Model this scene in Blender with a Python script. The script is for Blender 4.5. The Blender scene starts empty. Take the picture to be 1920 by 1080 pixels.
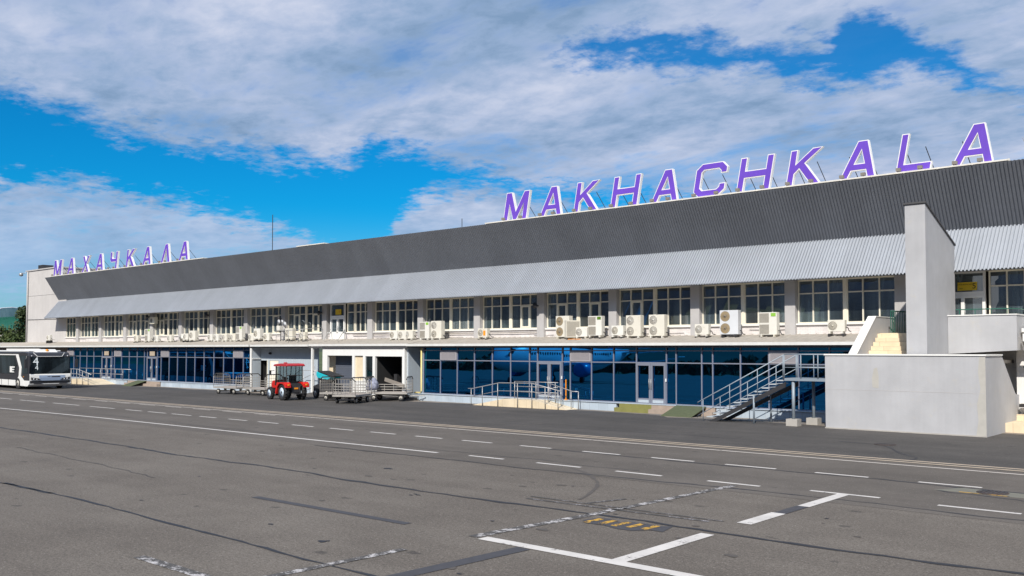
import bpy, bmesh, math, random
from mathutils import Vector, Matrix
from mathutils.geometry import tessellate_polygon
R=math.radians
SC=bpy.context.scene
COL=SC.collection
random.seed(7)
# ------------------------------------------------------------------ camera
cam=bpy.data.cameras.new('camera'); cam_o=bpy.data.objects.new('camera',cam); COL.objects.link(cam_o)
cam_o.location=(0,0,3.3)
cam_o.rotation_euler=(R(92.0),0,R(41.3))
cam.sensor_width=36.0; cam.lens=1733.0/1920*36.0
cam.shift_y=53.48/1920
cam.clip_start=0.1; cam.clip_end=8000
SC.camera=cam_o
# ------------------------------------------------------------------ exposure, sun
SC.view_settings.view_transform='Standard'; SC.view_settings.look='None'
SC.view_settings.exposure=0.15; SC.view_settings.gamma=1.0; SC.view_settings.use_curve_mapping=False
SUN_EL=40.0; SUN_AZ=156.0
sun=bpy.data.lights.new('sun','SUN'); sun.energy=4.5; sun.angle=R(0.6); sun.color=(1.0,0.935,0.84)
sun_o=bpy.data.objects.new('sun',sun); COL.objects.link(sun_o)
sd=Vector((math.sin(R(SUN_AZ))*math.cos(R(SUN_EL)),math.cos(R(SUN_AZ))*math.cos(R(SUN_EL)),math.sin(R(SUN_EL))))
sun_o.rotation_euler=sd.to_track_quat('Z','Y').to_euler()
sun_o.location=(0,0,60)
# ------------------------------------------------------------------ node helper
class NT:
    def __init__(s,tree): s.t=tree; s.n=tree.nodes; s.l=tree.links
    def new(s,ty,**k):
        n=s.n.new(ty)
        for a,b in k.items(): setattr(n,a,b)
        return n
    def put(s,sock,v):
        if v is None: return
        if hasattr(v,'is_linked') or hasattr(v,'links'): s.l.new(v,sock)
        else: sock.default_value=v
    def m(s,op,a,b=None,c=None,clamp=False):
        n=s.new('ShaderNodeMath',operation=op,use_clamp=clamp)
        s.put(n.inputs[0],a); s.put(n.inputs[1],b); s.put(n.inputs[2],c); return n.outputs[0]
    def noise(s,vec,scale,detail=4,rough=0.5,dist=0.0,out=0,lac=2.0):
        n=s.new('ShaderNodeTexNoise'); s.put(n.inputs['Vector'],vec)
        n.inputs['Scale'].default_value=scale; n.inputs['Detail'].default_value=detail
        n.inputs['Roughness'].default_value=rough; n.inputs['Distortion'].default_value=dist
        n.inputs['Lacunarity'].default_value=lac
        return n.outputs[out]
    def ramp(s,f,pts,interp='LINEAR'):
        n=s.new('ShaderNodeValToRGB'); n.color_ramp.interpolation=interp
        e=n.color_ramp.elements
        while len(e)<len(pts): e.new(0.5)
        for i,(p,c) in enumerate(pts):
            e[i].position=p; e[i].color=(c,c,c,1) if isinstance(c,(int,float)) else (*c,1)
        s.put(n.inputs[0],f); return n.outputs[0]
    def mix(s,f,a,b,mode='MIX'):
        n=s.new('ShaderNodeMix',data_type='RGBA',blend_type=mode)
        s.put(n.inputs[0],f)
        for i,v in ((6,a),(7,b)):
            if isinstance(v,tuple): n.inputs[i].default_value=(*v[:3],1)
            else: s.put(n.inputs[i],v)
        return n.outputs[2]
    def maprange(s,v,a,b,c=0.0,d=1.0,smooth=False):
        n=s.new('ShaderNodeMapRange'); n.interpolation_type='SMOOTHSTEP' if smooth else 'LINEAR'
        s.put(n.inputs[0],v); n.inputs[1].default_value=a; n.inputs[2].default_value=b
        n.inputs[3].default_value=c; n.inputs[4].default_value=d; return n.outputs[0]
    def mapping(s,vec,loc=(0,0,0),rot=(0,0,0),scale=(1,1,1)):
        n=s.new('ShaderNodeMapping'); s.put(n.inputs[0],vec)
        n.inputs[1].default_value=loc; n.inputs[2].default_value=rot; n.inputs[3].default_value=scale
        return n.outputs[0]
# ------------------------------------------------------------------ world: Nishita sky with clouds
W=bpy.data.worlds.new('World'); SC.world=W; W.use_nodes=True
w=NT(W.node_tree); w.n.clear()
sky=w.new('ShaderNodeTexSky',sky_type='NISHITA',sun_disc=False)
sky.sun_elevation=R(SUN_EL); sky.sun_rotation=R(SUN_AZ); sky.altitude=50; sky.air_density=1.0; sky.dust_density=0.4; sky.ozone_density=1.6
tc=w.new('ShaderNodeTexCoord'); dirv=tc.outputs['Generated']
sx=w.new('ShaderNodeSeparateXYZ'); w.put(sx.inputs[0],dirv)
dx,dy,dz=sx.outputs
az=w.m('MULTIPLY',w.m('ARCTAN2',dx,dy),180/math.pi)
el=w.m('MULTIPLY',w.m('ARCSINE',dz),180/math.pi)
zc=w.m('ADD',w.m('MAXIMUM',dz,0.0),0.13)
cmb=w.new('ShaderNodeCombineXYZ'); w.put(cmb.inputs[0],w.m('DIVIDE',dx,zc)); w.put(cmb.inputs[1],w.m('DIVIDE',dy,zc))
pv=cmb.outputs[0]
AZ0,AZ1,ELS=-75.0,-8.0,24.0
u=w.m('DIVIDE',w.m('SUBTRACT',az,AZ0),AZ1-AZ0,clamp=True)
def curve(pts):
    n=w.new('ShaderNodeFloatCurve'); c=n.mapping.curves[0]
    P=[((a-AZ0)/(AZ1-AZ0),e/ELS) for a,e in pts]
    c.points[0].location=P[0]; c.points[1].location=P[-1]
    for p in P[1:-1]: c.points.new(*p)
    for p in c.points: p.handle_type='AUTO'
    n.mapping.update(); w.put(n.inputs['Value'],u)
    return w.m('MULTIPLY',n.outputs[0],ELS)
upA=curve([(-75,14.6),(-70.5,13.9),(-66.5,12.9),(-62.3,12.2),(-57.8,11.7),(-54.4,11.4),(-52,11.2),(-50.9,11.6),(-49.9,12.4),(-46.6,11.9),(-43.3,11.2),(-40,10.2),(-36.6,9.9),(-30,9.3),(-24,8.6),(-8,8.0)])
loA=curve([(-75,9.8),(-70.4,9.6),(-65.6,9.3),(-60.8,8.7),(-57.8,7.9),(-54,7.0),(-51.4,5.8),(-49.4,6.6),(-48.2,8.6),(-45,10.3),(-42.6,10.3),(-39.6,9.6),(-35,8.9),(-30,9.3),(-24,8.9),(-8,8.3)])
upB=curve([(-75,16),(-60,16),(-44,16),(-38,17.9),(-36,18.7),(-30,18.4),(-25.3,17.8),(-22.3,17.7),(-21,19.4),(-19,18.7),(-17.9,17.9),(-15.7,16.5),(-13.6,14.6),(-12,13.8),(-8,12.5)])
loB=curve([(-75,20),(-60,20),(-44,19.5),(-38,17.7),(-36,17.2),(-30,16.7),(-25.3,16.0),(-22.3,15.5),(-20.3,15.3),(-18,15.5),(-15.2,14.6),(-13.6,14.0),(-12,13.6),(-8,12.4)])
n1=w.m('SUBTRACT',w.noise(pv,3.2,8,0.62),0.5)
n2=w.m('SUBTRACT',w.noise(pv,9.0,6,0.6),0.5)
n3=w.m('SUBTRACT',w.noise(pv,26.0,5,0.6),0.5)
wob=w.m('ADD',w.m('ADD',w.m('MULTIPLY',n1,2.6),w.m('MULTIPLY',n2,3.6)),w.m('MULTIPLY',n3,1.8))
elw=w.m('ADD',el,wob)
hard=w.m('MINIMUM',w.m('SUBTRACT',upA,elw),w.m('ADD',w.m('SUBTRACT',elw,loA),0.35))
mA=w.maprange(hard,-0.9,0.7,0,1,True)
hb=w.m('MINIMUM',w.m('SUBTRACT',upB,elw),w.m('SUBTRACT',elw,loB))
mB=w.maprange(hb,-0.8,0.75,0,0.95,True)
blue=w.m('MAXIMUM',mA,mB)
ct2_=w.noise(w.mapping(pv,rot=(0,0,0.4),scale=(1,1.25,1)),8.0,8,0.62,0.2)
# thin patches where the blue shows faintly through, and the pale gap low above the roof
thin=w.maprange(w.m('ADD',w.m('MULTIPLY',w.noise(w.mapping(pv,rot=(0,0,0.6),scale=(1,1.8,1)),1.1,6,0.6,0.4),0.65),w.m('MULTIPLY',ct2_,0.35)),0.50,0.66,0,0.62,True)
lowgap=w.m('MULTIPLY',w.maprange(w.m('ABSOLUTE',w.m('SUBTRACT',elw,6.9)),0.2,2.2,0.75,0,True),w.maprange(w.m('ABSOLUTE',w.m('ADD',az,34.0)),2,9,1,0,True))
botgap=w.maprange(elw,2.4,4.4,0.6,0,True)
blue=w.m('MAXIMUM',blue,w.m('MAXIMUM',thin,w.m('MAXIMUM',lowgap,botgap)))
# unseen back sky: low part darkened for the glass, white fill clouds added above
back=w.maprange(dy,-0.25,0.15,1,0,True)
lowb=w.maprange(el,14,24,1,0,True)
bnoise=w.m('MAXIMUM',lowb,w.maprange(w.noise(pv,1.3,6,0.55),0.50,0.62,0.75,0.05,True))
blue=w.m('MAXIMUM',blue,w.m('MULTIPLY',back,bnoise))
cloud=w.m('SUBTRACT',1.0,blue,clamp=True)
ctex=w.noise(w.mapping(pv,rot=(0,0,0.75),scale=(0.85,1.5,1)),1.15,8,0.52,0.3)
ct2=w.noise(w.mapping(pv,rot=(0,0,0.4),scale=(1,1.25,1)),8.0,8,0.62,0.2)
cb=w.m('ADD',w.m('MULTIPLY',ctex,0.62),w.m('MULTIPLY',ct2,0.38))
ccol=w.ramp(cb,[(0.37,(0.23,0.36,0.56)),(0.45,(0.33,0.46,0.68)),(0.53,(0.46,0.56,0.77)),(0.63,(0.64,0.70,0.87))])
lowc=w.maprange(el,3.5,10.5,1,0,True)
ccol=w.mix(w.m('MULTIPLY',lowc,0.8),ccol,(0.33,0.55,0.83))
hs=w.new('ShaderNodeHueSaturation'); w.put(hs.inputs['Color'],sky.outputs[0]); hs.inputs['Saturation'].default_value=1.25
skc=w.mix(1.0,hs.outputs[0],w.mix(w.maprange(el,3,9,1,0,True),(0.03,0.80,1.20),(0.38,0.82,1.10)),'MULTIPLY')
skc=w.mix(w.m('MULTIPLY',back,w.maprange(el,12,26,1,0,True)),skc,w.mix(1.0,hs.outputs[0],(0.07,0.085,0.16),'MULTIPLY'))  # low sky behind the camera darkened to deepen the glass reflections
bg1=w.new('ShaderNodeBackground'); w.put(bg1.inputs[0],skc); bg1.inputs[1].default_value=0.083
ccol=w.mix(w.m('MULTIPLY',back,w.maprange(el,16,34,0,1,True)),ccol,(1.0,1.0,1.02))  # unseen clouds behind the camera whitened as added fill on the facade
bg2=w.new('ShaderNodeBackground'); w.put(bg2.inputs[0],ccol); bg2.inputs[1].default_value=0.84
ms=w.new('ShaderNodeMixShader'); w.put(ms.inputs[0],cloud); w.l.new(bg1.outputs[0],ms.inputs[1]); w.l.new(bg2.outputs[0],ms.inputs[2])
wo=w.new('ShaderNodeOutputWorld'); w.l.new(ms.outputs[0],wo.inputs[0])
# ------------------------------------------------------------------ materials
def base_mat(name):
    m=bpy.data.materials.new(name); m.use_nodes=True; t=NT(m.node_tree)
    b=[n for n in t.n if n.type=='BSDF_PRINCIPLED'][0]; return m,t,b
def mat(name,c,rough=0.6,metal=0.0,var=0.12,scale=1.5,bump=0.0,bscale=60,streak=0.0,spec=0.5,dirt=None,sheet=0.0,rnd=None):
    m,t,b=base_mat(name)
    co=t.new('ShaderNodeTexCoord').outputs['Object']
    geo=t.new('ShaderNodeNewGeometry').outputs['Position']
    n=t.noise(geo,scale,6,0.6)
    f=t.maprange(n,0.25,0.75,1-var,1+var)
    if streak:
        s=t.noise(t.mapping(geo,scale=(7,7,0.35)),1.0,5,0.6)
        f=t.m('MULTIPLY',f,t.maprange(s,0.3,0.7,1-streak,1+streak*0.6))
    cc=t.new('ShaderNodeVectorMath',operation='SCALE'); cc.inputs[0].default_value=c; t.put(cc.inputs['Scale'],f)
    if sheet:
        sx_=t.new('ShaderNodeSeparateXYZ'); t.put(sx_.inputs[0],geo)
        wn=t.new('ShaderNodeTexWhiteNoise',noise_dimensions='1D'); t.put(wn.inputs['W'],t.m('FLOOR',t.m('DIVIDE',sx_.outputs[0],0.99)))
        f=t.m('MULTIPLY',f,t.maprange(wn.outputs['Value'],0,1,1-sheet,1+sheet)); t.put(cc.inputs['Scale'],f)
    out=cc.outputs[0]
    if rnd:
        oi=t.new('ShaderNodeObjectInfo'); out=t.mix(t.maprange(oi.outputs['Random'],0.3,1.0,0,0.5),out,rnd)
    if dirt:
        dn=t.maprange(t.noise(geo,scale*2.3,8,0.7),0.55,0.75,0,dirt[1],True)
        out=t.mix(dn,out,dirt[0])
    t.put(b.inputs['Base Color'],out)
    b.inputs['Roughness'].default_value=rough; b.inputs['Metallic'].default_value=metal
    b.inputs['Specular IOR Level'].default_value=spec
    if bump:
        bp=t.new('ShaderNodeBump'); bp.inputs['Strength'].default_value=bump; bp.inputs['Distance'].default_value=0.02
        t.put(bp.inputs['Height'],t.noise(geo,bscale,4,0.6)); t.put(b.inputs['Normal'],bp.outputs[0])
    return m
M={}
M['stucco']=mat('painted_stucco',(0.45,0.455,0.475),0.85,var=0.09,scale=0.9,bump=0.3,bscale=30,streak=0.035,dirt=((0.52,0.48,0.40),0.35))
M['endwall']=mat('end_wall_plaster',(0.56,0.54,0.53),0.85,var=0.08,scale=0.5,bump=0.2,bscale=30,streak=0.06)
M['white']=mat('white_paint',(0.82,0.82,0.80),0.5,var=0.04,scale=1.0,streak=0.03)
M['whitewall']=mat('white_masonry',(0.78,0.77,0.76),0.7,var=0.06,scale=1.0,bump=0.2,bscale=25)
M['frame']=mat('cream_window_frame',(0.84,0.79,0.66),0.5,var=0.06)
M['pilaster']=mat('pilaster_plaster',(0.47,0.46,0.46),0.85,var=0.10,scale=1.2,bump=0.2,dirt=((0.38,0.34,0.30),0.5))
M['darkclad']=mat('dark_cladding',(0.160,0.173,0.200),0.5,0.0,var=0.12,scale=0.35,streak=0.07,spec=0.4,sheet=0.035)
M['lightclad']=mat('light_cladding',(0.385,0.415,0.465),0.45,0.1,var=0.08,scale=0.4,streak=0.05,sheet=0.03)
M['deck']=mat('lower_roof_sheet',(0.40,0.37,0.33),0.7,var=0.15,scale=2.5,dirt=((0.28,0.23,0.18),0.6))
M['gutter']=mat('gutter_white',(0.72,0.72,0.70),0.5,var=0.08,scale=2.0,streak=0.05)
M['soffit']=mat('soffit_dark',(0.07,0.07,0.075),0.7)
M['alu']=mat('grey_aluminium',(0.22,0.24,0.30),0.45,0.1,var=0.05)
M['plinth']=mat('plinth_tiles',(0.44,0.52,0.60),0.55,var=0.08,scale=1.3,dirt=((0.50,0.46,0.40),0.35))
M['beige']=mat('beige_stone',(0.74,0.62,0.44),0.8,var=0.08,scale=2.5,dirt=((0.46,0.38,0.28),0.35))
M['brownwall']=mat('brown_wall',(0.26,0.23,0.20),0.8,var=0.08,streak=0.08)
M['sandwich']=mat('grey_panel_wall',(0.44,0.50,0.56),0.6,var=0.05,streak=0.04)
M['purple']=mat('purple_sign_face',(0.155,0.070,0.54),0.45,var=0.12,scale=0.9,streak=0.05)
M['lettertray']=mat('letter_tray_white',(0.84,0.83,0.82),0.5,var=0.05,scale=2.0)
M['rust']=mat('weathered_strip',(0.74,0.72,0.66),0.6,var=0.12,scale=3,dirt=((0.40,0.24,0.14),0.5))
M['steel']=mat('galvanised_steel',(0.42,0.42,0.42),0.4,0.4,var=0.08)
M['stairpaint']=mat('stair_paint_grey',(0.27,0.32,0.37),0.5,0.1,var=0.08)
M['tread']=mat('stair_tread',(0.50,0.54,0.56),0.5,0.1,var=0.1)
M['black']=mat('black_rubber',(0.022,0.022,0.024),0.75,var=0.2,scale=4,bump=0.2)
M['darksteel']=mat('dark_steel',(0.05,0.05,0.055),0.5,0.3,var=0.15)
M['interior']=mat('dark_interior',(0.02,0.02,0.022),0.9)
M['acwhite']=mat('unit_casing',(0.72,0.71,0.66),0.5,var=0.07,scale=2.2,dirt=((0.46,0.38,0.26),0.55),rnd=(0.62,0.56,0.42))
M['acwhite2']=mat('unit_casing_cool',(0.62,0.64,0.67),0.5,var=0.05,scale=2.2)
M['acgrille']=mat('unit_grille',(0.24,0.22,0.19),0.6,var=0.15,scale=5)
M['green']=mat('green_metal',(0.02,0.12,0.085),0.5,var=0.1)
M['mat']=mat('green_mat',(0.085,0.10,0.050),0.9,var=0.15,scale=6,dirt=((0.20,0.18,0.10),0.5))
M['yellowtile']=mat('olive_step_tiles',(0.22,0.215,0.07),0.7,var=0.12,scale=4)
M['brownstone']=mat('brown_step_stone',(0.36,0.29,0.24),0.8,var=0.15,scale=3)
M['yellow']=mat('yellow_paint',(0.78,0.55,0.03),0.5,var=0.06)
M['yellowpipe']=mat('yellow_gas_pipe',(0.78,0.64,0.25),0.5,var=0.06)
M['red']=mat('red_tractor_paint',(0.60,0.018,0.012),0.35,var=0.12,scale=3,dirt=((0.34,0.10,0.07),0.45))
M['redroof']=mat('faded_red_roof',(0.42,0.03,0.04),0.5,var=0.1,scale=3)
M['teal']=mat('teal_paint',(0.02,0.46,0.55),0.35,var=0.08,scale=3)
M['rim']=mat('rim_pale_blue',(0.55,0.66,0.78),0.45,var=0.06)
M['rimw']=mat('rim_white',(0.50,0.48,0.43),0.5,var=0.1)
M['cartrail']=mat('cart_rail',(0.42,0.40,0.37),0.45,0.2,var=0.12,scale=4)
M['cartdeck']=mat('cart_deck',(0.38,0.34,0.31),0.7,var=0.15,scale=4)
M['buswhite']=mat('bus_white',(0.80,0.80,0.78),0.25,var=0.03)
M['busdark']=mat('bus_charcoal',(0.035,0.036,0.042),0.3,var=0.1)
M['busgrey']=mat('bus_blue_grey',(0.30,0.38,0.52),0.3,var=0.05)
M['orange']=mat('orange_lens',(0.85,0.30,0.02),0.3,var=0.03)
M['lens']=mat('clear_lens',(0.75,0.76,0.78),0.1,0.3,var=0.03)
M['ventpanel']=mat('vent_panel',(0.36,0.34,0.36),0.6,var=0.05)
M['shutter']=mat('grey_shutter',(0.10,0.115,0.15),0.6,var=0.05)
M['concrete']=mat('concrete',(0.42,0.40,0.37),0.85,var=0.12,scale=3,bump=0.3)
M['ironlid']=mat('iron_grate',(0.09,0.065,0.06),0.7,0.3,var=0.2,scale=8,bump=0.5)
M['hutwall']=mat('hut_wall',(0.60,0.56,0.56),0.8,var=0.05)
M['hutroof']=mat('hut_green_roof',(0.015,0.13,0.09),0.5,var=0.1)
M['bark']=mat('bark',(0.10,0.07,0.05),0.9,var=0.2)
M['planewhite']=mat('aircraft_white',(0.80,0.82,0.84),0.3,var=0.02)
M['planeblue']=mat('aircraft_blue',(0.03,0.20,0.45),0.3,var=0.02)
M['decal']=mat('white_decal',(0.8,0.86,0.88),0.5,var=0.03)
M['creamstain']=mat('cream_repair',(0.46,0.445,0.41),0.85,var=0.08,scale=3)
M['gold']=mat('bronze_coil',(0.34,0.25,0.13),0.6,var=0.3,scale=6)
M['surround']=mat('worn_concrete_patch',(0.17,0.165,0.135),0.85,var=0.12,scale=3,bump=0.3)
M['hivis']=mat('green_sticker',(0.25,0.50,0.06),0.8,var=0.05)
M['skin']=mat('skin',(0.50,0.32,0.24),0.6,var=0.03)
M['tarp']=mat('patterned_tarp',(0.30,0.32,0.42),0.8,var=0.5,scale=7,dirt=((0.04,0.05,0.10),0.9))
# clear greenish window glass in front of dark rooms
def glass_dark(name,body,tint,fac,rough=0.02,wav=0.0):
    m,t,b=base_mat(name); t.n.remove(b)
    geo=t.new('ShaderNodeNewGeometry').outputs['Position']
    d=t.new('ShaderNodeBsdfDiffuse')
    v=t.m('MULTIPLY',t.maprange(t.noise(t.mapping(geo,scale=(9,9,0.3)),1.0,3,0.5),0.3,0.7,0.6,1.4),t.maprange(t.noise(t.mapping(geo,scale=(0.8,0.8,0.25)),1.0,2,0.5),0.38,0.62,0.25,1.9))
    cc=t.new('ShaderNodeVectorMath',operation='SCALE'); cc.inputs[0].default_value=body; t.put(cc.inputs['Scale'],v); t.put(d.inputs[0],cc.outputs[0])
    g=t.new('ShaderNodeBsdfGlossy'); g.inputs[0].default_value=(*tint,1); g.inputs[1].default_value=rough
    if wav:
        bp=t.new('ShaderNodeBump'); bp.inputs['Strength'].default_value=wav; bp.inputs['Distance'].default_value=0.02
        t.put(bp.inputs['Height'],t.noise(geo,0.55,2,0.5)); t.put(g.inputs['Normal'],bp.outputs[0])
    lw=t.new('ShaderNodeLayerWeight'); lw.inputs[0].default_value=0.25
    fr=t.m('ADD',t.m('MULTIPLY',lw.outputs['Fresnel'],1-fac),fac,clamp=True)
    mx=t.new('ShaderNodeMixShader'); t.put(mx.inputs[0],fr); t.l.new(d.outputs[0],mx.inputs[1]); t.l.new(g.outputs[0],mx.inputs[2])
    o=[n for n in t.n if n.type=='OUTPUT_MATERIAL'][0]; t.l.new(mx.outputs[0],o.inputs[0]); return m
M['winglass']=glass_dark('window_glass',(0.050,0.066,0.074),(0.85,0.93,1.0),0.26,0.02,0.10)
M['blueglass']=glass_dark('blue_mirror_glass',(0.001,0.003,0.009),(0.012,0.175,0.47),0.84,0.01,0.10)
M['busglass']=glass_dark('bus_glass',(0.012,0.018,0.022),(0.7,0.85,0.9),0.08,0.02)
# casing with thin brick joints
def brick_mat(name,c1,c2,mortar,sc,rw=0.5,rh=0.12,ms_=0.012,axis='XZ',bump=0.3):
    m,t,b=base_mat(name)
    geo=t.new('ShaderNodeNewGeometry').outputs['Position']
    s=t.new('ShaderNodeSeparateXYZ'); t.put(s.inputs[0],geo); c=t.new('ShaderNodeCombineXYZ')
    t.put(c.inputs[0],t.m('ADD',s.outputs[0],s.outputs[1])); t.put(c.inputs[1],s.outputs[2])
    br=t.new('ShaderNodeTexBrick'); t.put(br.inputs[0],c.outputs[0])
    br.inputs['Color1'].default_value=(*c1,1); br.inputs['Color2'].default_value=(*c2,1); br.inputs['Mortar'].default_value=(*mortar,1)
    br.inputs['Scale'].default_value=sc; br.inputs['Brick Width'].default_value=rw; br.inputs['Row Height'].default_value=rh; br.inputs['Mortar Size'].default_value=ms_
    n=t.maprange(t.noise(geo,1.2,6,0.6),0.3,0.7,0.86,1.1)
    cc=t.new('ShaderNodeVectorMath',operation='SCALE'); t.put(cc.inputs[0],br.outputs[0]); t.put(cc.inputs['Scale'],n)
    t.put(b.inputs['Base Color'],cc.outputs[0]); b.inputs['Roughness'].default_value=0.75
    bp=t.new('ShaderNodeBump'); bp.inputs['Strength'].default_value=bump; bp.inputs['Distance'].default_value=0.01
    t.put(bp.inputs['Height'],br.outputs[1]); bp.invert=True; t.put(b.inputs['Normal'],bp.outputs[0]); return m
M['parapet']=brick_mat('painted_brick',(0.76,0.72,0.71),(0.72,0.68,0.67),(0.58,0.54,0.52),1.0,0.26,0.085,0.006)
M['plinth']=brick_mat('plinth_tile',(0.42,0.50,0.58),(0.46,0.53,0.60),(0.32,0.37,0.42),1.0,0.6,0.6,0.008,bump=0.15)
M['beigetile']=brick_mat('beige_tile',(0.76,0.64,0.46),(0.72,0.60,0.42),(0.48,0.38,0.26),1.0,0.9,0.6,0.008,bump=0.15)
# asphalt
def asphalt(name,c1,c2,spk=1.35,blot=0.25,warm=None):
    m,t,b=base_mat(name)
    geo=t.new('ShaderNodeNewGeometry').outputs['Position']
    big=t.noise(geo,0.16,6,0.6,0.6); mid=t.noise(geo,1.1,6,0.65); fine=t.noise(geo,38,3,0.7)
    str_=t.noise(t.mapping(geo,scale=(0.06,0.8,1)),1.0,5,0.6)
    f=t.m('ADD',t.m('MULTIPLY',big,0.55),t.m('MULTIPLY',str_,0.45))
    col=t.mix(t.maprange(f,0.36,0.64,0,1,True),c1,c2)
    k=t.m('MULTIPLY',t.maprange(mid,0.25,0.75,1-blot*0.45,1+blot*0.45),t.maprange(t.m('ADD',t.m('MULTIPLY',fine,0.6),t.m('MULTIPLY',t.noise(geo,15,4,0.75),0.4)),0.36,0.64,1-spk*0.42,1+spk*0.42))
    cc=t.new('ShaderNodeVectorMath',operation='SCALE'); t.put(cc.inputs[0],col); t.put(cc.inputs['Scale'],k); col=cc.outputs[0]
    vo=t.new('ShaderNodeTexVoronoi'); t.put(vo.inputs['Vector'],geo); vo.inputs['Scale'].default_value=16
    rnd=t.new('ShaderNodeSeparateColor'); t.put(rnd.inputs[0],vo.outputs['Color'])
    st=t.m('MULTIPLY',t.m('LESS_THAN',vo.outputs['Distance'],0.20),t.m('GREATER_THAN',rnd.outputs[0],0.74))
    col=t.mix(t.m('MULTIPLY',st,0.55),col,(0.34,0.31,0.28))
    v2=t.new('ShaderNodeTexVoronoi'); t.put(v2.inputs['Vector'],t.mapping(geo,scale=(1,1.6,1))); v2.inputs['Scale'].default_value=0.75
    r2=t.new('ShaderNodeSeparateColor'); t.put(r2.inputs[0],v2.outputs['Color'])
    dd=t.m('ADD',v2.outputs['Distance'],t.m('MULTIPLY',t.m('SUBTRACT',t.noise(geo,6,4,0.6),0.5),0.22))
    oil=t.m('MULTIPLY',t.maprange(dd,0.07,0.13,0.9,0,True),t.m('GREATER_THAN',r2.outputs[0],0.35))
    col=t.mix(t.m('MULTIPLY',oil,0.62),col,(0.035,0.032,0.032))
    t.put(b.inputs['Base Color'],col); b.inputs['Roughness'].default_value=0.88; b.inputs['Specular IOR Level'].default_value=0.3
    bp=t.new('ShaderNodeBump'); bp.inputs['Strength'].default_value=0.35; bp.inputs['Distance'].default_value=0.006
    t.put(bp.inputs['Height'],fine); t.put(b.inputs['Normal'],bp.outputs[0]); return m
M['asphalt']=asphalt('asphalt_apron',(0.121,0.105,0.090),(0.154,0.136,0.117))
M['asphalt2']=asphalt('asphalt_strip',(0.066,0.062,0.059),(0.094,0.087,0.082),spk=0.35)
M['asphalt3']=asphalt('asphalt_lane',(0.104,0.092,0.081),(0.134,0.119,0.105),spk=0.4)
M['dust']=asphalt('dusty_asphalt',(0.30,0.255,0.21),(0.19,0.168,0.148),spk=0.3)
M['seam']=mat('bitumen_seam',(0.022,0.022,0.026),0.6,var=0.25,scale=5)
M['patch']=mat('dark_overpaint',(0.058,0.057,0.064),0.75,var=0.15,scale=6)
M['grass']=mat('dry_grass',(0.07,0.095,0.03),0.95,var=0.4,scale=0.08)
M['hill']=mat('hill_scrub',(0.035,0.055,0.03),1.0,var=0.4,scale=0.02)
def worn_paint(name,c,thr,lo=0.10):
    m,t,b=base_mat(name)
    geo=t.new('ShaderNodeNewGeometry').outputs['Position']
    n=t.m('ADD',t.m('MULTIPLY',t.noise(geo,3.2,8,0.74),0.75),t.m('MULTIPLY',t.noise(geo,30,3,0.6),0.25))
    f=t.maprange(n,thr-0.03,thr+0.04,1,0,True)
    v=t.maprange(t.noise(geo,2,4,0.6),0.3,0.7,0.85,1.08)
    cc=t.new('ShaderNodeVectorMath',operation='SCALE'); cc.inputs[0].default_value=c; t.put(cc.inputs['Scale'],v)
    col=t.mix(f,(lo,lo*0.93,lo*0.88),cc.outputs[0]); t.put(b.inputs['Base Color'],col); b.inputs['Roughness'].default_value=0.8; return m
M['paint']=worn_paint('white_marking',(0.62,0.59,0.56),0.60)
M['paintold']=worn_paint('worn_marking',(0.50,0.48,0.48),0.47,0.075)
M['paintfaint']=worn_paint('faint_marking',(0.36,0.34,0.36),0.44,0.07)
M['paintthin']=worn_paint('lane_marking_old',(0.60,0.55,0.50),0.60,0.10)
M['paintyel']=worn_paint('yellow_marking',(0.60,0.34,0.04),0.50,0.05)
M['kerbstone']=worn_paint('channel_concrete',(0.46,0.38,0.29),0.66,0.24)
# foliage
def leaf_mat(name,c1,c2):
    m,t,b=base_mat(name)
    geo=t.new('ShaderNodeNewGeometry').outputs['Position']
    t.put(b.inputs['Base Color'],t.mix(t.maprange(t.noise(geo,1.6,4,0.6),0.35,0.65),c1,c2)); b.inputs['Roughness'].default_value=0.7
    return m
M['leaf']=leaf_mat('leaves',(0.03,0.06,0.015),(0.09,0.12,0.03))
M['conifer']=leaf_mat('needles',(0.015,0.035,0.012),(0.05,0.075,0.02))
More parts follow.
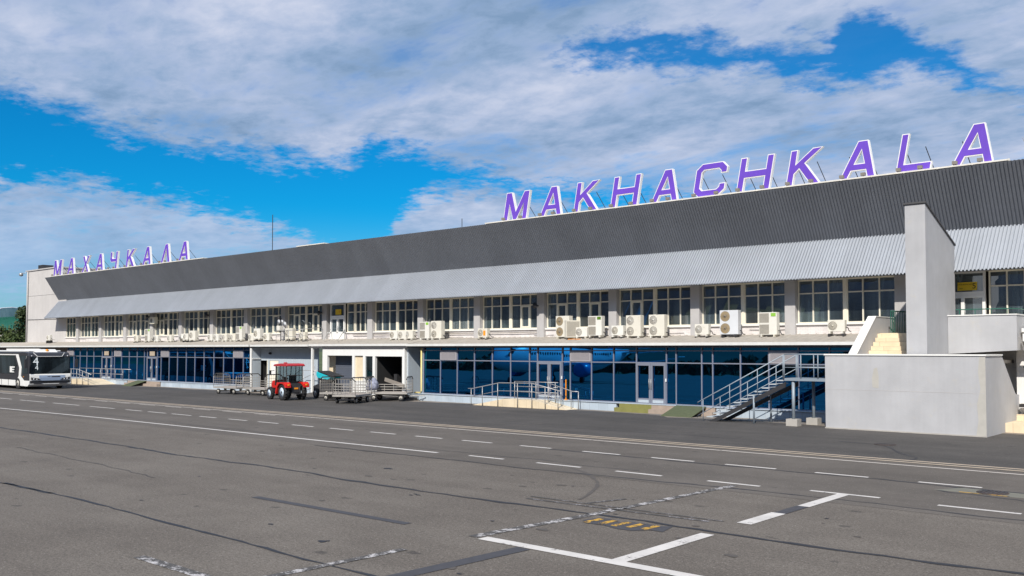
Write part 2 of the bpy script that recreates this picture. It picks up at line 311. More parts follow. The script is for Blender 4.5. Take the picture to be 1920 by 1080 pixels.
# ------------------------------------------------------------------ mesh builder
class MB:
    def __init__(s): s.v=[]; s.f=[]; s.sm=[]; s.mi=[]; s.cur=0; s.mats=[]
    def use(s,m):
        if m not in s.mats: s.mats.append(m)
        s.cur=s.mats.index(m); return s
    def add(s,vs,fs,smooth=False):
        o=len(s.v); s.v+= [tuple(p) for p in vs]
        for f in fs: s.f.append(tuple(i+o for i in f)); s.sm.append(smooth); s.mi.append(s.cur)
        return s
    def box(s,x0,x1,y0,y1,z0,z1):
        return s.add([(x0,y0,z0),(x1,y0,z0),(x1,y1,z0),(x0,y1,z0),(x0,y0,z1),(x1,y0,z1),(x1,y1,z1),(x0,y1,z1)],
            [(0,3,2,1),(4,5,6,7),(0,1,5,4),(1,2,6,5),(2,3,7,6),(3,0,4,7)])
    def prism(s,poly,axis,a,b,holes=(),smooth=False):
        # poly: list of 2D points (CCW); extruded along axis from a to b
        def P3(p,t): return {'x':(t,p[0],p[1]),'y':(p[0],t,p[1]),'z':(p[0],p[1],t)}[axis]
        loops=[poly]+list(holes)
        flat=[p for l in loops for p in l]
        tris=tessellate_polygon([[Vector((p[0],p[1],0)) for p in l] for l in loops])
        n=len(flat); vs=[P3(p,a) for p in flat]+[P3(p,b) for p in flat]
        fs=[]
        for t in tris: fs.append(tuple(t)); fs.append(tuple(i+n for i in reversed(t)))
        k=0
        for l in loops:
            m=len(l)
            for i in range(m): j=(i+1)%m; fs.append((k+i,k+j,k+j+n,k+i+n))
            k+=m
        return s.add(vs,fs,smooth)
    def tube(s,pts,r,n=6,close=False):
        pts=[Vector(p) for p in pts]; rings=[]
        for i,p in enumerate(pts):
            d=(pts[min(i+1,len(pts)-1)]-pts[max(i-1,0)]).normalized()
            ref=Vector((0,0,1)) if abs(d.z)<0.9 else Vector((1,0,0))
            a=d.cross(ref).normalized(); b=d.cross(a).normalized()
            rr=r[i] if isinstance(r,(list,tuple)) else r
            rings.append([p+a*math.cos(2*math.pi*k/n)*rr+b*math.sin(2*math.pi*k/n)*rr for k in range(n)])
        vs=[q for g in rings for q in g]; fs=[]
        for i in range(len(rings)-1):
            for k in range(n): fs.append((i*n+k,i*n+(k+1)%n,(i+1)*n+(k+1)%n,(i+1)*n+k))
        fs.append(tuple(range(n))[::-1]); fs.append(tuple((len(rings)-1)*n+k for k in range(n)))
        return s.add(vs,fs,n>5)
    def lathe(s,prof,c,axis='y',n=20,caps=True):
        # prof: list of (r, t) along axis, centre c
        vs=[];fs=[]
        for r,t in prof:
            for k in range(n):
                a=2*math.pi*k/n; p,q=r*math.cos(a),r*math.sin(a)
                vs.append({'y':(c[0]+p,c[1]+t,c[2]+q),'x':(c[0]+t,c[1]+p,c[2]+q),'z':(c[0]+p,c[1]+q,c[2]+t)}[axis])
        m=len(prof)
        for i in range(m-1):
            for k in range(n): fs.append((i*n+k,i*n+(k+1)%n,(i+1)*n+(k+1)%n,(i+1)*n+k))
        if caps: fs.append(tuple(range(n))[::-1]); fs.append(tuple((m-1)*n+k for k in range(n)))
        return s.add(vs,fs,True)
    def quad(s,a,b,c,d): return s.add([a,b,c,d],[(0,1,2,3)])
    def xf(s,mtx,start=0):
        for i in range(start,len(s.v)): s.v[i]=tuple(mtx@Vector(s.v[i]))
        return s
    def build(s,name,m=None,parent=None,bevel=0,fix=True):
        me=bpy.data.meshes.new(name); me.from_pydata(s.v,[],s.f); 
        mats=s.mats if s.mats else [m]
        if s.mats and m is not None and m not in s.mats: pass
        for q in mats: me.materials.append(M[q] if isinstance(q,str) else q)
        for p,sm,mi in zip(me.polygons,s.sm,s.mi): p.use_smooth=sm; p.material_index=mi
        if fix:
            bm=bmesh.new(); bm.from_mesh(me); bmesh.ops.recalc_face_normals(bm,faces=bm.faces); bm.to_mesh(me); bm.free()
        me.update()
        o=bpy.data.objects.new(name,me); COL.objects.link(o)
        if parent is not None: o.parent=parent
        if bevel:
            b=o.modifiers.new('bevel','BEVEL'); b.width=bevel; b.segments=2; b.limit_method='ANGLE'; b.angle_limit=R(35)
        return o
def tag(o,label=None,cat=None,group=None,kind=None):
    if label: o['label']=label
    if cat: o['category']=cat
    if group: o['group']=group
    if kind: o['kind']=kind
    return o
def thing(name,label,cat,loc=(0,0,0),rz=0,group=None):
    o=bpy.data.objects.new(name,None); COL.objects.link(o); o.location=loc; o.rotation_euler=(0,0,rz)
    o.empty_display_size=0.3
    return tag(o,label,cat,group)
def dup(o,parent=None):
    c=o.copy(); COL.objects.link(c)
    if parent is not None: c.parent=parent
    for ch in list(o.children): dup(ch,c)
    return c
def struct(mb,name,m=None): return tag(mb.build(name,m),kind='structure')
def text_mesh(s,size,name,mt,parent,loc,rot=(R(90),0,0),align='CENTER',ext=0.002,sx=1.0):
    cu=bpy.data.curves.new(name,'FONT'); cu.body=s; cu.size=size; cu.extrude=ext; cu.align_x=align; cu.align_y='CENTER'; cu.resolution_u=3
    tmp=bpy.data.objects.new('tmp',cu); me=bpy.data.meshes.new_from_object(tmp)
    bpy.data.objects.remove(tmp); bpy.data.curves.remove(cu)
    me.materials.clear(); me.materials.append(M[mt]); o=bpy.data.objects.new(name,me); COL.objects.link(o)
    o.location=loc; o.rotation_euler=rot; o.scale=(sx,1,1); o.parent=parent; return o
# ================================================================== SETTING
def sheet(x0,x1,y0,y1,z): return MB().quad((x0,y0,z),(x1,y0,z),(x1,y1,z),(x0,y1,z))
struct(MB().quad((-3500,-3500,-0.02),(3500,-3500,-0.02),(3500,3500,-0.02),(-3500,3500,-0.02)),'ground','grass')
struct(sheet(-420,300,-170,60,0.0),'apron','asphalt')
struct(sheet(-400,200,19.5,27.9,0.004),'service_road','asphalt3')
struct(sheet(-400,200,27.9,46,0.004),'terminal_forecourt','asphalt2')
# dusty edge by the plinth, uneven outline
pm=MB(); xs=[-112+i*0.9 for i in range(128)]
top=[(x,41.2,0.008) for x in xs]; bot=[(x,39.75-0.25*math.sin(x*0.7)-random.random()*0.25-(0.9 if -24.5<x<-15.5 else 0),0.008) for x in xs]
pm.add(bot+top,[(i,i+1,i+1+len(xs),i+len(xs)) for i in range(len(xs)-1)]); struct(pm,'dusty_verge','dust')
# low hills all round the far horizon
hm=MB(); rows=[]; N=90
for r_,h_ in ((900,0),(1150,1),(1500,0.6),(1900,0)):
    rows.append([(r_*math.cos(2*math.pi*i/N),r_*math.sin(2*math.pi*i/N),-1+h_*(26+22*math.sin(i*0.45)+14*math.sin(i*1.13+2)) if h_ else -1.5) for i in range(N)])
hv=[p for r_ in rows for p in r_]; hf=[(j*N+i,j*N+(i+1)%N,(j+1)*N+(i+1)%N,(j+1)*N+i) for j in range(3) for i in range(N)]
hm.add(hv,hf,True); struct(hm,'hills','hill')
# painted markings
def mark(pts,wd,z=0.009,b=None):
    b=b or MB()
    a=Vector((*pts[0],0)); c=Vector((*pts[1],0)); d=(c-a).normalized(); n=Vector((-d.y,d.x,0))*wd/2
    k=max(1,int((c-a).length/1.2))
    for i in range(k):
        p=a+(c-a)*i/k; q=a+(c-a)*(i+1)/k
        b.add([(p-n)[:2]+(z,),(q-n)[:2]+(z,),(q+n)[:2]+(z,),(p+n)[:2]+(z,)],[(0,1,2,3)])
    return b
r1=[(-20.65,-19.3),(-18,-16.55),(-15.4,-13.93),(-12.92,-11.38),(-10.27,-8.86),(-7.63,-6.18),(-5.0,-3.6),(-23.41,-21.95),(-25.88,-24.44),(-28.5,-27.0),(-31.1,-29.56),(-33.72,-32.2),(-36.31,-34.74),(-38.76,-37.2),(-41.31,-39.8),(-44.0,-42.1),(-46.45,-44.6),(-48.9,-47.1),(-53.2,-50.2),(-58.2,-54.6),(-63.2,-59.4),(-68,-64.6),(-73,-69.5),(-78,-74.5),(-83,-79.5),(-88,-84.5)]
for a,c in r1: struct(mark([(a,23.93),(c,23.93)],0.14),'lane_dash','paint')
for a,c in [(-17.2,-15.61),(-14.43,-12.97),(-11.65,-10.24),(-6.2,-4.62),(-19.91,-18.48),(-3.2,-1.8)]: struct(mark([(a,20.66),(c,20.66)],0.14),'lane_dash','paint')
struct(mark([(-9.06,20.82),(-7.46,20.82)],0.14),'bay_line','paint')
struct(mark([(-8.26,20.75),(-8.26,18.64)],0.26),'bay_line','paint')
struct(mark([(-8.30,17.55),(-8.30,16.07)],0.30),'bay_line','paint')
struct(mark([(-11.1,11.86),(-5.8,11.86)],0.26),'bay_line','paint')
struct(mark([(-8.32,14.75),(-8.32,11.99)],0.27),'bay_line','paint')
struct(mark([(-8.28,18.64),(-8.28,17.55)],0.26),'bay_line_overpainted','patch')
b=MB(); pts=[(-62,19.55),(-54.5,19.95),(-43.65,20.32),(-34,20.42),(-27,20.48),(-21.2,20.56)]
for i in range(5): mark([pts[i],pts[i+1]],0.16,b=b)
struct(b,'solid_line','paint')
struct(mark([(-78,27.1),(-3,27.1)],0.13),'edge_line','paintthin')
for x in range(-80,-38,3): struct(mark([(x+0.3*random.random(),26.75),(x+1.9,26.75)],0.10),'edge_dash','paintthin')
b=MB(); mark([(-90,27.72),(-2,27.86)],0.20,0.012,b); mark([(-90,28.14),(-2,28.28)],0.20,0.012,b); struct(b,'drainage_channel','kerbstone')
struct(mark([(-90,27.93),(-2,28.07)],0.20,0.008),'channel_groove','seam')
struct(mark([(-5.95,27.95),(-5.0,27.97)],0.55,0.016),'channel_marking','paintyel')
def seam(pts,wd,name='asphalt_seam',z=0.007,m='seam',jit=0.05,seed=1):
    rnd=random.Random(seed); L=[];Rr=[]
    P_=[Vector((*p,0)) for p in pts]; q=[]
    for i in range(len(P_)-1):
        k=max(2,int((P_[i+1]-P_[i]).length/0.35))
        for j in range(k): q.append(P_[i]+(P_[i+1]-P_[i])*j/k)
    q.append(P_[-1]); y=0
    for i,p in enumerate(q):
        d=(q[min(i+1,len(q)-1)]-q[max(i-1,0)]).normalized(); n=Vector((-d.y,d.x,0))
        y=y*0.8+rnd.uniform(-jit,jit); c=p+n*y; ww=wd*(0.55+rnd.random()*0.9)/2
        L.append((c+n*ww)[:2]+(z,)); Rr.append((c-n*ww)[:2]+(z,))
    b=MB(); k=len(L); b.add(Rr+L,[(i,i+1,i+1+k,i+k) for i in range(k-1)]); return struct(b,name,m)
seam([(-46,15.12),(-30,14.9),(-22.3,15.0),(-16.5,14.83),(-13,14.95),(-11,15.05),(-8.3,15.03),(-5,15.15),(-2,15.3)],0.11,seed=2)
seam([(-26,8.9),(-21.2,9.0),(-19.2,9.0),(-16.8,8.92),(-14.8,8.85),(-11.7,8.82),(-9,8.75),(-6,8.7)],0.065,seed=3,jit=0.035)
seam([(-24.5,8.95),(-23.0,8.98),(-21.9,9.0)],0.10,seed=13)
seam([(-26,19.4),(-20.1,19.47),(-17,19.46),(-11.3,19.92),(-8,20.05),(-3,19.85)],0.075,seed=4)
seam([(-19.2,23.72),(-13.8,23.66),(-9.2,23.78),(-6.5,23.7),(-2,23.5)],0.10,seed=5)
seam([(-60,20.9),(-45,21.2),(-32,21.1),(-21,21.3),(-14,21.2)],0.04,seed=6,jit=0.08)
seam([(-11.7,32.4),(-10.6,31.3),(-9.99,30.26),(-9.4,29.3),(-9.3,28.4)],0.11,seed=7,jit=0.1)
seam([(-13.1,32.6),(-11.9,32.45)],0.13,seed=8)
seam([(-6.9,22.9),(-6.55,22.75),(-5.1,22.55),(-4.6,22.1),(-4.2,21.9)],0.08,seed=9)
seam([(-6.9,22.9),(-6.6,23.4),(-6.5,23.7)],0.07,seed=10)
seam([(-33,12.4),(-27,12.2),(-22.5,11.75)],0.025,seed=11,jit=0.06)
seam([(-15,30.9),(-25,30.6),(-38,31.2),(-52,31.0)],0.05,seed=12,jit=0.1)
struct(mark([(-11.31,11.81),(-11.04,14.8)],0.22,0.0085),'old_line','paintold')
struct(mark([(-11.04,14.8),(-10.77,20.4)],0.2,0.0085),'old_line','paintold')
struct(mark([(-14.2,7.2),(-12.0,7.2)],0.20,0.0085),'old_line','paintold')
struct(mark([(-11.55,7.55),(-11.45,10.35)],0.18,0.0085),'old_line','paintold')
struct(mark([(-13.3,15.62),(-8.9,15.82)],0.10,0.0085),'old_line','paintfaint')
struct(mark([(-13.4,15.9),(-8.7,16.02)],0.08,0.0085),'old_line','paintfaint')
struct(mark([(-11.9,16.0),(-11.6,17.0)],0.10,0.0085),'old_line','paintfaint')

struct(mark([(-17.97,11.78),(-13.05,11.88)],0.20,0.0075),'overpainted_line','patch')
struct(mark([(-10.2,8.3),(-10.02,11.7)],0.30,0.0075),'overpainted_line','patch')
seam([(-10.75,14.62),(-10.2,14.5),(-9.6,14.6),(-9.1,14.72)],0.62,'bitumen_patch',0.0078,'patch',0.06,31)
for i in range(5):
    x=-10.62+i*0.30; struct(mark([(x,14.2+0.03*i),(x+0.02,14.72+0.02*i)],0.14,0.0105),'old_yellow_hatch','paintyel')
M['tyre']=mat('tyre_scuff',(0.088,0.077,0.069),0.85,var=0.15,scale=5)
for cx,cy,R0,a0,a1,wd in ((-19,14.2,7,0.3,1.1,0.10),(-30,31,4,-1.3,0.2,0.2)):
    seam([(cx+R0*math.cos(a0+(a1-a0)*i/9),cy+R0*math.sin(a0+(a1-a0)*i/9)) for i in range(10)],wd,'tyre_mark',0.0062,'tyre',0.02,int(R0*10))
rr_=random.Random(44)
for i in range(34):
    x=-6-rr_.random()*16; y=9.5+rr_.random()*9; k=16; a0=rr_.random()*6; sc=0.035+0.09*rr_.random()**2
    b=MB(); b.add([(x+sc*(1.3+0.25*math.sin(j*2*math.pi/k*2+a0))*math.cos(j*2*math.pi/k),y+sc*(0.8+0.2*math.sin(j*2*math.pi/k*3+a0))*math.sin(j*2*math.pi/k),0.0068) for j in range(k)],[tuple(range(k))]); struct(b,'tar_spot','seam' if i%2 else 'tyre')
# tree belt beyond the apron, mirrored in the glass
tb=MB(); rb=random.Random(8)
for i in range(2600):
    x=-420+rb.random()*560; hgt=5+4*math.sin(x*0.05)+3*math.sin(x*0.13+1); z=rb.random()*max(hgt,3); y=-185-rb.random()*10
    q=1.2+rb.random()*1.3; a=rb.random()*3.1; tb.add([(x-q*math.cos(a),y-q*math.sin(a),z),(x,y,z-q*0.7),(x+q*math.cos(a),y+q*math.sin(a),z),(x,y+0.3,z+q*0.7)],[(0,1,2,3)])
tag(tb.build('tree_belt','conifer',None,fix=False),'dark belt of trees beyond the far side of the apron','trees',None,'stuff')
# ================================================================== TERMINAL
XL,XR=-104.5,8.0
T=thing('terminal_building','long two storey airport terminal with dark corrugated roof fascia and blue mirror glass','building',(-45,43,0))
T.location=(0,0,0)
def tp(mb,name,m=None,par=None,**k): return mb.build(name,m,par or T,**k)
def corr(x0,x1,a,b,pitch,depth,mt,name):
    # corrugated sheet between edges a=(y,z) and b=(y,z); ribs run from a to b
    A=Vector((0,*a)); B_=Vector((0,*b)); d=(B_-A).normalized(); n=Vector((0,-d.z,d.y))
    if n.y>0: n=-n
    n=n*depth; vs=[];x=x0;k=0
    prof=((0,0),(0.45,0),(0.52,1),(0.93,1))
    while x<x1:
        for fx,h in prof:
            xx=x+fx*pitch
            if xx>x1: break
            vs.append((xx,)+tuple((A+n*h)[1:])); vs.append((xx,)+tuple((B_+n*h)[1:]))
        x+=pitch
    c=len(vs)//2; b2=MB(); b2.add(vs,[(2*i,2*i+2,2*i+3,2*i+1) for i in range(c-1)])
    return tp(b2,name,mt,fix=False)
corr(XL,XR,(43.46,8.52),(41.88,11.04),0.15,0.038,'darkclad','upper_cladding')
corr(XL,XR,(41.86,6.58),(43.48,8.56),0.15,0.078,'lightclad','lower_cladding')
b=MB(); b.prism([(41.93,11.0),(43.5,8.5),(41.90,6.58),(42.0,6.56),(43.75,8.55),(43.75,10.9),(42.0,11.02)],'x',XL+0.02,XR); tp(b,'cladding_backing','soffit')
b=MB(); b.box(XL,XR,41.99,62,10.94,11.05); tp(b,'roof','rust')
b=MB(); b.prism([(41.95,6.585),(43.75,6.70),(43.75,6.78),(41.95,6.62)],'x',XL+0.03,XR); tp(b,'soffit','soffit')
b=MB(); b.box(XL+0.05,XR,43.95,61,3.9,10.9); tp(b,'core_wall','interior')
# end wall
b=MB(); b.box(-113.2,-102.45,43.35,62,3.4,11.05); b.box(-113.2,-108.4,43.36,60,11.05,12.2); b.box(-113.4,-102.7,43.2,62,12.2,12.33) if False else None
tp(b,'end_wall','endwall')
b=MB(); b.box(-113.2,-104.4,43.355,61,11.05,12.25); tp(b,'parapet_wall','endwall')
b=MB(); b.box(-113.35,-104.3,43.25,61.1,12.25,12.38); b.box(-113.3,-104.6,43.325,43.35,9.35,9.40); b.tube([(-113.0,43.3,6.68),(-103,43.3,6.60)],0.04); tp(b,'wall_trim','pilaster')
b=MB(); b.tube([(-112.6,43.22,12.2),(-112.62,43.22,9),(-112.75,43.22,4.1)],0.07); tp(b,'downpipe','pilaster')
b=MB(); b.box(-112.2,-110.9,44.2,45.4,12.38,13.0); tp(b,'roof_vent_box','darksteel')
b=MB(); b.tube([(-113.3,43.3,12.1),(-114.2,43.1,12.15)],0.04); b.lathe([(0.05,-0.2),(0.22,-0.1),(0.22,0.15),(0.05,0.2)],(-114.2,43.1,11.95),'z',10); tp(b,'wall_lamp','steel')
# parapet wall below windows, upper wall
PIL=[-19.7-5.3*k for k in range(-3,17)]
b=MB(); b.box(-102.45,XR,43.32,43.6,3.85,4.46); tp(b,'parapet','parapet')
b=MB(); b.box(-102.45,XR,43.22,43.34,4.46,4.54); tp(b,'sill','white')
# windows
wi=0
for k,xp in enumerate(PIL):
    if xp>XL+1:
        b=MB(); b.box(xp-0.27,xp+0.27,43.12,43.6,3.93,6.66); tp(b,'pilaster','pilaster')
    x0,x1=xp+0.29,xp+5.3-0.29
    if xp<XL+1: x0=-102.45
    if x0>XR-6: continue
    z0,z1,zt=4.54,6.66,6.0
    door=abs(xp+14.4)<0.1; door2=abs(xp+56.8)<0.1
    f=MB()
    def bar(a,c,y0=43.40,y1=43.52,za=z0,zb=z1): f.box(a,c,y0,y1,za,zb)
    xs0=x0
    if door: xs0=-10.88
    if door2: xs0=-54.45
    mid=(xs0+x1)/2 if not (door or door2) else None
    if door: units=[(xs0+0.08,x1)]; nn=2
    elif door2: units=[(-54.40,-53.55),(-53.45,x1)]; nn=None
    elif xp<XL+1: units=[(x0,x1)]; nn=4
    else: units=[(x0,mid-0.06),(mid+0.06,x1)]; nn=3
    n_seg=[]
    for ui,(a,c) in enumerate(units):
        n=nn or (1 if ui==0 else 3)
        f.box(a,a+0.06,43.40,43.52,z0,z1); f.box(c-0.06,c,43.40,43.52,z0,z1)
        f.box(a+0.06,c-0.06,43.402,43.52,z0,z0+0.06); f.box(a+0.06,c-0.06,43.402,43.52,z1-0.06,z1)
        st=(c-a)/n
        for j in range(1,n): f.box(a+st*j-0.028,a+st*j+0.028,43.406,43.50,z0+0.06,z1-0.06)
        f.box(a+0.06,c-0.06,43.411,43.49,zt-0.028,zt+0.028)
        n_seg.append((a,c,n,st))
        # opening casement with a thicker frame
        if n==3 and (wi*7+ui*3)%5 in (0,2) and not (-30<xp<-14.5):
            j=1; ca,cc_=a+st*j+0.03,a+st*(j+1)-0.03
            f.box(ca,ca+0.085,43.385,43.50,z0+0.06,zt-0.03); f.box(cc_-0.085,cc_,43.385,43.50,z0+0.06,zt-0.03)
            f.box(ca+0.085,cc_-0.085,43.387,43.50,z0+0.06,z0+0.15); f.box(ca+0.085,cc_-0.085,43.387,43.50,zt-0.12,zt-0.03)
    if not (door or door2) and xp>XL+1: f.box(mid-0.06,mid+0.06,43.37,43.52,z0,z1)
    wo_=tp(f,'window','frame'); wi+=1
    g=MB()
    for a,c,n,st in n_seg:
        for j in range(n):
            # every pane set with a hair of its own tilt
            for za,zb in ((z0+0.06,zt),(zt,z1-0.06)):
                e=random.uniform(-0.004,0.004); e2=random.uniform(-0.004,0.004)
                g.quad((a+st*j,43.46+e,za),(a+st*(j+1),43.46-e,za),(a+st*(j+1),43.46+e2,zb),(a+st*j,43.46-e2,zb))
    g.build('pane','winglass',wo_,fix=False)
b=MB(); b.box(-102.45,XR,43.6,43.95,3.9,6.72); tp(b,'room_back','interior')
b=MB(); b.box(-104.4,XR,43.36,43.6,6.66,6.74); tp(b,'lintel','frame')
# ceiling-height doors of the upper floor
def upper_door(x0,x1,zb=3.95):
    d=MB(); z1=5.62
    for a,c in ((x0,x0+0.12),(x1-0.12,x1),((x0+x1)/2-0.07,(x0+x1)/2+0.07)): d.box(a,c,43.22,43.36,zb,z1)
    d.box(x0+0.12,x1-0.12,43.222,43.36,z1-0.11,z1); d.box(x0+0.12,x1-0.12,43.224,43.36,zb,zb+0.62)
    d.box(x0,x1,43.23,43.36,z1,z1+0.16)
    d.box(x0,x0+0.08,43.23,43.36,z1+0.16,6.66); d.box(x1-0.08,x1,43.23,43.36,z1+0.16,6.66); d.box(x0+0.08,x1-0.08,43.235,43.36,6.58,6.66)
    o=tp(d,'upper_door','white')
    g=MB(); g.quad((x0+0.1,43.31,zb+0.6),(x1-0.1,43.31,zb+0.6),(x1-0.1,43.31,z1-0.08),(x0+0.1,43.31,z1-0.08)); g.quad((x0+0.06,43.31,z1+0.14),(x1-0.06,43.31,z1+0.14),(x1-0.06,43.31,6.60),(x0+0.06,43.31,6.60)); g.build('pane','winglass',o,fix=False)
    h=MB(); h.tube([((x0+x1)/2+0.1,43.18,4.7),((x0+x1)/2+0.1,43.18,5.0)],0.02); h.build('handle','steel',o)
upper_door(-12.72,-10.9); upper_door(-56.2,-54.5)
# signs on the glass above the doors
def gate_sign(label,x0,x1,z0,z1,y,num,full=True):
    t=thing('gate_sign',label,'sign',((x0+x1)/2,y,(z0+z1)/2))
    w_,h_=(x1-x0),(z1-z0)
    p=MB(); p.box(-w_/2,w_/2,-0.01,0.01,-h_/2,h_/2); p.build('sign_plate','yellow',t)
    if full:
        text_mesh(num,h_*0.95,'number','interior',t,(w_*0.36,-0.013,0))
        text_mesh('ВЫХОД НА ПОСАДКУ',h_*0.17,'lettering','interior',t,(-w_*0.13,-0.013,h_*0.22))
        text_mesh('Gate',h_*0.2,'lettering','interior',t,(-w_*0.32,-0.013,-h_*0.25))
    else:
        text_mesh(num,h_*0.7,'number','orange',t,(w_*0.2,-0.013,0))
    return t
gate_sign('yellow gate sign with black number 5 above the upper door beside the pylon',-12.02,-11.24,5.84,6.2,43.28,'5')
gate_sign('bright yellow square sign above the white upper door over the baggage hall',-55.62,-54.95,5.85,6.25,43.28,'4',False)
# ---------------- lower roof (deck)
def deck(x0,x1,ye=40.3,zf=3.60,name='lower_roof'):
    b=MB(); b.prism([(ye,zf),(43.33,4.02),(43.33,3.92),(ye,zf-0.05)],'x',x0,x1); o=tp(b,name,'deck')
    r=MB(); x=x0+0.3
    while x<x1-0.1:
        r.add([(x,ye+0.02,zf+0.003),(x+0.05,ye+0.02,zf+0.035),(x+0.10,ye+0.02,zf+0.003),(x,43.3,4.018),(x+0.05,43.3,4.05),(x+0.10,43.3,4.018)],[(0,1,4,3),(1,2,5,4),(0,2,1)]); x+=0.42
    r.build('standing_seam','deck',o)
    g=MB(); g.box(x0,x1,ye-0.10,ye,zf-0.13,zf+0.012); g.build('gutter','gutter',o); return o
deck(-125,-62.4); deck(-62.3,-54.9,40.35); deck(-54.9,-44.5,40.44,3.62); deck(-44.4,-15.2)
b=MB(); b.box(-125,-15.2,40.35,43.3,3.36,3.46); tp(b,'eaves_soffit','soffit')
# ---------------- blue glass curtain walls
YG=40.70
def curtain(x0,x1,vx,doors,name):
    z=[0.46,2.58,3.20,3.48]
    tilt=lambda zz:(zz-0.46)*0.0115
    g=MB(); xs=[x0]+vx+[x1]
    for i in range(len(xs)-1):
        for j in range(3):
            e=random.uniform(-1,1)*0.0012*(xs[i+1]-xs[i]); e2=random.uniform(-1,1)*0.0015
            g.quad((xs[i],YG+tilt(z[j])-e,z[j]),(xs[i+1],YG+tilt(z[j])+e,z[j]),(xs[i+1],YG+tilt(z[j+1])+e+e2,z[j+1]),(xs[i],YG+tilt(z[j+1])-e+e2,z[j+1]))
    o=tp(g,name,'blueglass',fix=False)
    f=MB()
    for x in xs: f.box(x-0.028,x+0.028,YG-0.035,YG+0.06,z[0],z[3])
    for i in range(len(xs)-1):
        for zz in z[1:3]: f.box(xs[i]+0.028,xs[i+1]-0.028,YG-0.03,YG+0.06,zz-0.028,zz+0.028)
        f.box(xs[i]+0.028,xs[i+1]-0.028,YG-0.03,YG+0.06,z[0],z[0]+0.05)
    f.box(x0,x1,YG-0.045,YG+0.1,z[3],z[3]+0.08)
    f.build('mullions','alu',o)
    for a,c in doors:
        d=MB(); m_=(a+c)/2
        for p,q in ((a,a+0.12),(c-0.12,c),(m_-0.11,m_-0.005),(m_+0.005,m_+0.11)): d.box(p,q,YG-0.09,YG-0.02,0.46,2.55)
        for p,q in ((a+0.12,m_-0.11),(m_+0.11,c-0.12)):
            d.box(p,q,YG-0.085,YG-0.02,2.43,2.55); d.box(p,q,YG-0.085,YG-0.02,0.46,0.74)
            d.use('lens'); d.box(p+0.01,q-0.01,YG-0.092,YG-0.086,0.50,0.62); d.use('alu')
        d.mats=['alu','lens'] if False else d.mats
        dd=MB(); dd.v=d.v; dd.f=d.f; dd.sm=d.sm; dd.mi=[0 if q!=0 or True else 0 for q in d.mi]
        do=dd.build('glass_door','alu',o)
        k=MB(); k.box(a+0.15,m_-0.12,YG-0.094,YG-0.087,0.52,0.66); k.box(m_+0.12,c-0.15,YG-0.094,YG-0.087,0.52,0.66); k.build('kick_plate','sandwich',do)
        h=MB()
        for s in (-1,1): h.tube([(m_+s*0.06,YG-0.15,1.25),(m_+s*0.06,YG-0.15,1.75)],0.02); h.box(m_+s*0.06-0.01,m_+s*0.06+0.01,YG-0.15,YG-0.08,1.3,1.33); h.box(m_+s*0.06-0.01,m_+s*0.06+0.01,YG-0.15,YG-0.08,1.67,1.70)
        h.build('handle','steel',do)
        q=MB(); q.box(c-0.02,c+0.04,YG-0.11,YG-0.06,1.62,1.78); q.build('card_reader','white',do)
    return o
cwr=curtain(-43.25,-14.9,[-41.72,-40.24,-38.78,-37.3,-35.85,-34.4,-33.80,-32.0,-31.44,-29.98,-28.52,-27.07,-25.25,-24.68,-23.22,-22.61,-21.12,-19.66,-18.2,-16.74],[(-33.80,-32.0),(-27.07,-25.25)],'glass_wall')
cwl=curtain(-95.7,-62.42,[-94.2,-92.8,-91.3,-89.8,-88.0,-86.0,-85.5,-84.1,-82.6,-81.1,-79.75,-79.2,-77.4,-76.75,-75.35,-73.95,-72.5,-71.1,-69.66,-68.15,-66.7,-65.25,-63.85],[(-88.0,-86.0),(-79.2,-77.4)],'glass_wall')
def vent(x0,x1,par):
    v=MB(); v.box(x0+0.03,x1-0.03,YG-0.07,YG-0.036,2.61,3.17); v.box((x0+x1)/2-0.015,(x0+x1)/2+0.015,YG-0.08,YG-0.07,2.68,3.1)
    for j in range(9): v.box(x0+0.12,x1-0.12,YG-0.085,YG-0.07,2.70+j*0.047,2.722+j*0.047)
    v.build('vent_panel','ventpanel',par)
for a,c in ((-41.72,-40.24),(-31.44,-29.98),(-19.66,-18.2)): vent(a,c,cwr)
for a,c in ((-95.7,-94.2),(-85.5,-84.1),(-76.75,-75.35),(-65.25,-63.85)): vent(a,c,cwl)
for n_,(a,c,lb) in enumerate(((-87.5,-86.6,'small brown yellow notice above the far left glass door'),(-78.7,-77.8,'small brown yellow notice above the second glass door from the left'))):
    q=MB(); q.box(-0.45,0.45,-0.01,0.01,-0.2,0.2); o=q.build('door_notice','kerbstone'); o.location=((a+c)/2,YG-0.05,2.88); tag(o,lb,'sign','notices over the glass doors')
for a,c in ((-43.27,-14.9),(-95.7,-62.41)):
    b=MB(); b.box(a,c,40.9,43.2,0.02,3.4); tp(b,'ground_floor_core','interior')
# plinths
for a,c in ((-43.45,-28.2),(-22.3,-14.9),(-95.7,-82.5),(-76.3,-62.41)):
    b=MB(); b.box(a,c,40.45,40.9,-0.02,0.43); tp(b,'plinth','plinth')
for a,c in ((-43.5,-14.9),(-95.8,-62.45)):
    b=MB(); b.box(a,c,40.40,40.66,0.43,0.462); tp(b,'plinth_ledge','sandwich')
# left wing wall under the lower roof
b=MB(); b.box(-125,-95.75,40.95,43.2,-0.02,3.4); tp(b,'side_wing_wall','brownwall')
b=MB(); b.box(-110.5,-101.6,40.3,40.9,2.75,3.32); tp(b,'white_fascia_box','white')
b=MB(); 
for x in (-107.5,-104.2): b.box(x,x+1.2,40.27,40.3,3.0,3.1)
tp(b,'fascia_grille','darksteel')
